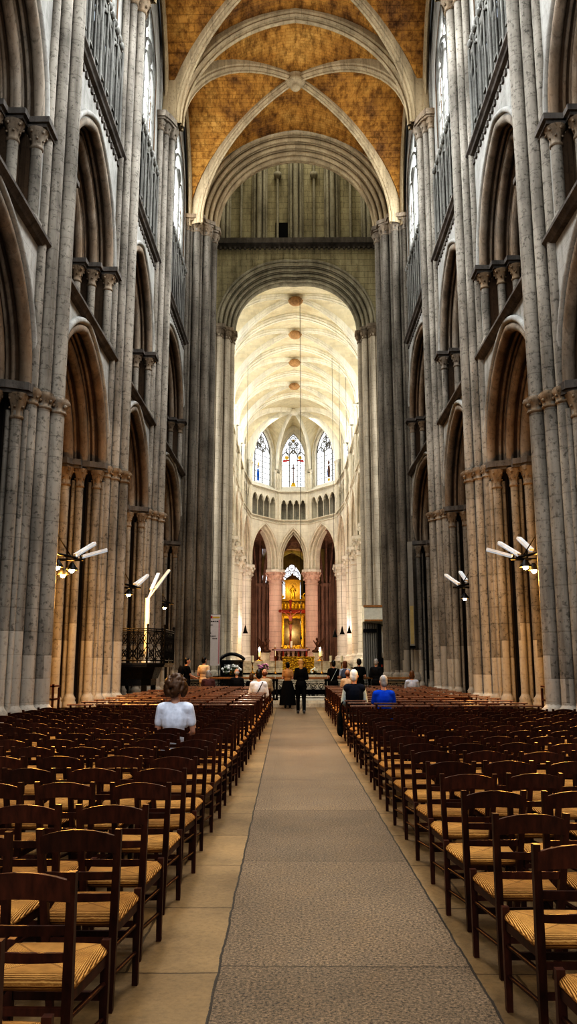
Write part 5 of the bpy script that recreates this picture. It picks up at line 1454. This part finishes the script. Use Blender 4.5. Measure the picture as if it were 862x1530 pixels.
H_brown = plain('brown_hair',(.13,.07,.035),.5,var=.5,scale=40); H_black = plain('black_hair',(.008,.007,.007),.4); H_grey = plain('grey_hair',(.40,.39,.38),.6,var=.4,scale=40); H_white = plain('white_hair',(.72,.70,.66),.6); H_blond = plain('blonde_hair',(.50,.32,.14),.5,var=.4,scale=40); H_auburn = plain('auburn_hair',(.14,.055,.025),.5)
shoe_w = plain('black_white_trainer',(.10,.10,.10),.5); shoe_k = plain('black_leather',(.01,.01,.01),.4)
def seat_at(side, x, y):
    """position of the nearest chair to (x,y)"""
    best = min((o for (s,r,c),o in CHAIRS.items() if s == side), key=lambda o:(o.location.x-x)**2+(o.location.y-y)**2)
    return best
def sit(side, x, y, *a, **kw):
    ch = seat_at(side,x,y); kw['pose'] = 'sit'
    return person((ch.location.x,ch.location.y+.035,max(0,.46*(1-kw.get('H',1.75)/1.75))), ch.rotation_euler.z, *a, **kw)
sit(-1,-1.42,9.9,'person with curly brown hair in a white T-shirt, seated in the left block', H=1.80, top=C_white, bottom=C_denim, hair=H_brown, hairstyle='curly', voxel=.011)
sit(-1,-1.05,21.5,'person in a white shirt with a dark diagonal strap, seated left of the aisle', H=1.82, top=C_white, bottom=C_char, hair=H_black, strap=C_black, sleeves='long', turn=.3)
sit(-1,-1.0,25.6,'person in a beige jacket seated on the left by the aisle', H=1.82, top=C_beige, bottom=C_char, hair=H_auburn, bald=True, sleeves='long', lean=.15)
sit(-1,-3.0,27.6,'grey-haired person in a dark red plaid top seated on the left', H=1.74, top=C_plaid, bottom=C_char, hair=H_grey, hairstyle='bob', sleeves='long')
sit(-1,-2.05,27.6,'person in a dark jacket with thinning hair seated on the left near the rail', H=1.82, top=C_char, bottom=C_char, hair=H_grey, bald=True, sleeves='long')
sit(-1,-1.52,27.6,'small dark-haired person in black seated beside the beige jacket', H=1.54, top=C_black, bottom=C_black, hair=H_brown, hairstyle='bob', sleeves='long', female=True)
sit(1,1.15,16.9,'white-haired person in a navy vest over a pale shirt seated by the aisle', H=1.86, top=C_light, bottom=C_black, hair=H_white, vest=C_navy, turn=-.4, lean=.05, sleeves='long')
sit(1,1.72,15.9,'grey-haired person in a bright blue T-shirt seated on the right', H=1.72, top=C_blue, bottom=C_denim, hair=H_grey, lean=.1, turn=.3)
sit(1,1.75,27.5,'balding person in a pale top seated on the right before the standing group', H=1.78, top=C_cream, bottom=C_char, hair=H_auburn, bald=True)
sit(1,3.75,26.5,'person in a pale blue-grey top seated alone on the far right', H=1.74, top=C_grey, bottom=C_char, hair=H_brown, hairstyle='bob', sleeves='long')
person((-4.05,30.15,0),-1.1,'person in a black T-shirt with a black backpack, leaning on the left rail', H=1.80, top=C_black, bottom=C_char, hair=H_black, arms='rail', pack=C_black, turn=-.2)
person((-3.42,30.2,0),-.35,'person in a cream shirt standing at the left rail', H=1.83, top=C_cream, bottom=C_beige, hair=H_black, arms='front', turn=-.3)
person((-.33,30.2,0),.05,'person in a tan top and long black skirt standing at the rail, centre', H=1.64, top=C_tan, bottom=C_black, hair=H_black, hairstyle='bun', skirt=True, arms='front', female=True)
person((.14,26.9,0),.05,'blonde person in a black top and black leggings walking up the aisle', H=1.74, top=C_black, bottom=C_black, hair=H_blond, hairstyle='long', arms='front', sleeves='long', stride=.8, female=True, shoe=shoe_w)
person((1.36,30.2,0),.1,'person in a black T-shirt with a pale diagonal strap standing at the right rail', H=1.70, top=C_black, bottom=C_char, hair=H_black, strap=C_light, arms='front')
person((1.78,30.1,0),-.1,'auburn-haired person in a blue-grey top with a slate backpack at the right rail', H=1.68, top=C_grey, bottom=C_denim, hair=H_auburn, hairstyle='bob', pack=C_slate, arms='front', female=True)
person((2.30,30.15,0),.0,'person in dark clothes with a big black backpack at the right rail', H=1.76, top=C_black, bottom=C_black, hair=H_black, pack=C_black, arms='front')
person((2.92,30.1,0),-.4,'grey-haired person in a dark jacket standing rightmost at the rail', H=1.76, top=C_char, bottom=C_black, hair=H_grey, sleeves='long', arms='front')
ch = seat_at(1,1.15,16.9)
o = empty('coat_bag', (ch.location.x-.31,ch.location.y+.02,.0)); tag(o, 'black bag hanging beside the chair of the white-haired person', 'bag')
fuse([((0,.05,.42),(.06,.15,.24)),((.0,.05,.26),(.07,.17,.14))],[],.02,'bag_body',C_black,o,3)
m = MB(); m.tube([(0,-.06,.55),(.02,-.08,.75),(.06,-.07,.83),(.02,.0,.78),(0,.12,.56)],.012,6); m.build('strap', C_black, o)
# ------------------------------------------------------------------ camera, world, lights
cam = bpy.data.cameras.new('camera'); co = bpy.data.objects.new('camera', cam); COL.objects.link(co)
cam.sensor_fit = 'VERTICAL'; cam.sensor_height = 24; cam.lens = 24*1200/1530; cam.clip_end = 400
co.location = (0,0,1.6); co.rotation_euler = (math.radians(90+10.7),0,math.radians(.57)); SC.camera = co
w = bpy.data.worlds.new('sky'); SC.world = w; w.use_nodes = True
w.node_tree.nodes['Background'].inputs[0].default_value = (.80,.88,1,1); w.node_tree.nodes['Background'].inputs[1].default_value = 0.5
def area(name, loc, size, power, col, target, sizey=None, spread=PI):
    l = bpy.data.lights.new(name,'AREA'); l.energy = power; l.color = col; l.shape = 'RECTANGLE'; l.size = size; l.size_y = sizey or size; l.spread = spread
    o = bpy.data.objects.new(name,l); COL.objects.link(o); o.location = loc
    o.rotation_euler = (Vector(target)-Vector(loc)).to_track_quat('-Z','Y').to_euler(); return o
def point(name, loc, power, col, r=.05):
    l = bpy.data.lights.new(name,'POINT'); l.energy = power; l.color = col; l.shadow_soft_size = r
    o = bpy.data.objects.new(name,l); COL.objects.link(o); o.location = loc; return o
COOL = (.92,.96,1.0); NEUT = (1,.97,.92); WARM = (1,.54,.14)
# daylight through the clerestory, bay by bay
for i in range(4):
    y = (D[i]+D[i+1])/2
    for s in (-1,1): area('clerestory_daylight', (s*5.2,y,23.2), 3.4, (620,620,460,230)[i], COOL, (-s*4.6,y-1.0,11), 5, 2.35)
# added soft fill light behind the camera, no window modelled there
area('west_fill_light', (0,-3.5,15), 9, 700, NEUT, (0,22,9), 12)
# lantern tower
area('lantern_daylight', (0,42,43.5), 10, 1100, (1,.96,.86), (0,42.5,0), 10)
for s in (-1,1): area('transept_fill_light', (s*11.5,41.5,14), 5, 560, (1,.97,.90), (0,51,11), 12)  # added side fill to brighten the choir entrance pillars, no windows modelled
# choir clerestory
for i in range(4):
    y = (YC[i]+YC[i+1])/2
    for s in (-1,1): area('choir_daylight', (s*5.0+cx(y),y,23.5), 4, 150, (1,.97,.88), (-s*4.5,y,14), 5)
area('apse_daylight', (cx(80),79,26.2), 5, 150, (1,.97,.88), (cx(80),86,8), 4)
for (x,y,z,k) in LAMPS: point('pillar_bulb_light', (x,y,z), 140*k, WARM, .06)
point('candle_light', (-3.25,71.2,3.1), 60, WARM, .1); point('candle_light', (2.05,71.2,3.1), 60, WARM, .1)
point('altarpiece_light', (xa,101.5,5.5), 330, (1,.8,.4), .3); point('altarpiece_light', (xa,101.8,11), 200, (1,.85,.5), .3)
for i in (2,3,4,5,7,8,9,10):
    a_ = Vector(loop[i if i < 6 else i]); b_ = Vector(outer[i]); c_ = (a_+b_)/2
    if i in (3,4,5,8,9,10) or i in (2,): point('ambulatory_fill_light', (c_.x,c_.y,7.5), 260, (1,.84,.74), .3)  # added point fill to lift the brown ambulatory, no fixtures there
point('sanctuary_fill_light', (cx(74)-4.2,74.5,5.0), 30, (1,.90,.84), .25); point('sanctuary_fill_light', (cx(74)+4.2,74.5,5.0), 30, (1,.90,.84), .25)  # added fill to brighten the dark sanctuary, no fixtures there
point('step_fill_light', (-3.4,58,5.5), 200, (1,.9,.75), .2); point('step_fill_light', (3.4,58,5.5), 200, (1,.9,.75), .2)  # added fill to lighten the choir steps, no fixtures there
point('altar_light', (.1,52.5,4.2), 160, (1,.85,.5), .2)
SC.view_settings.view_transform = 'Standard'
SC.view_settings.look = 'Very High Contrast'
SC.view_settings.exposure = 0.65
SC.cycles.use_denoising = True
SC.cycles.max_bounces = 6; SC.cycles.diffuse_bounces = 4; SC.cycles.glossy_bounces = 2; SC.cycles.transmission_bounces = 2
SC.cycles.sample_clamp_indirect = 6
SC.cycles.caustics_reflective = False; SC.cycles.caustics_refractive = False
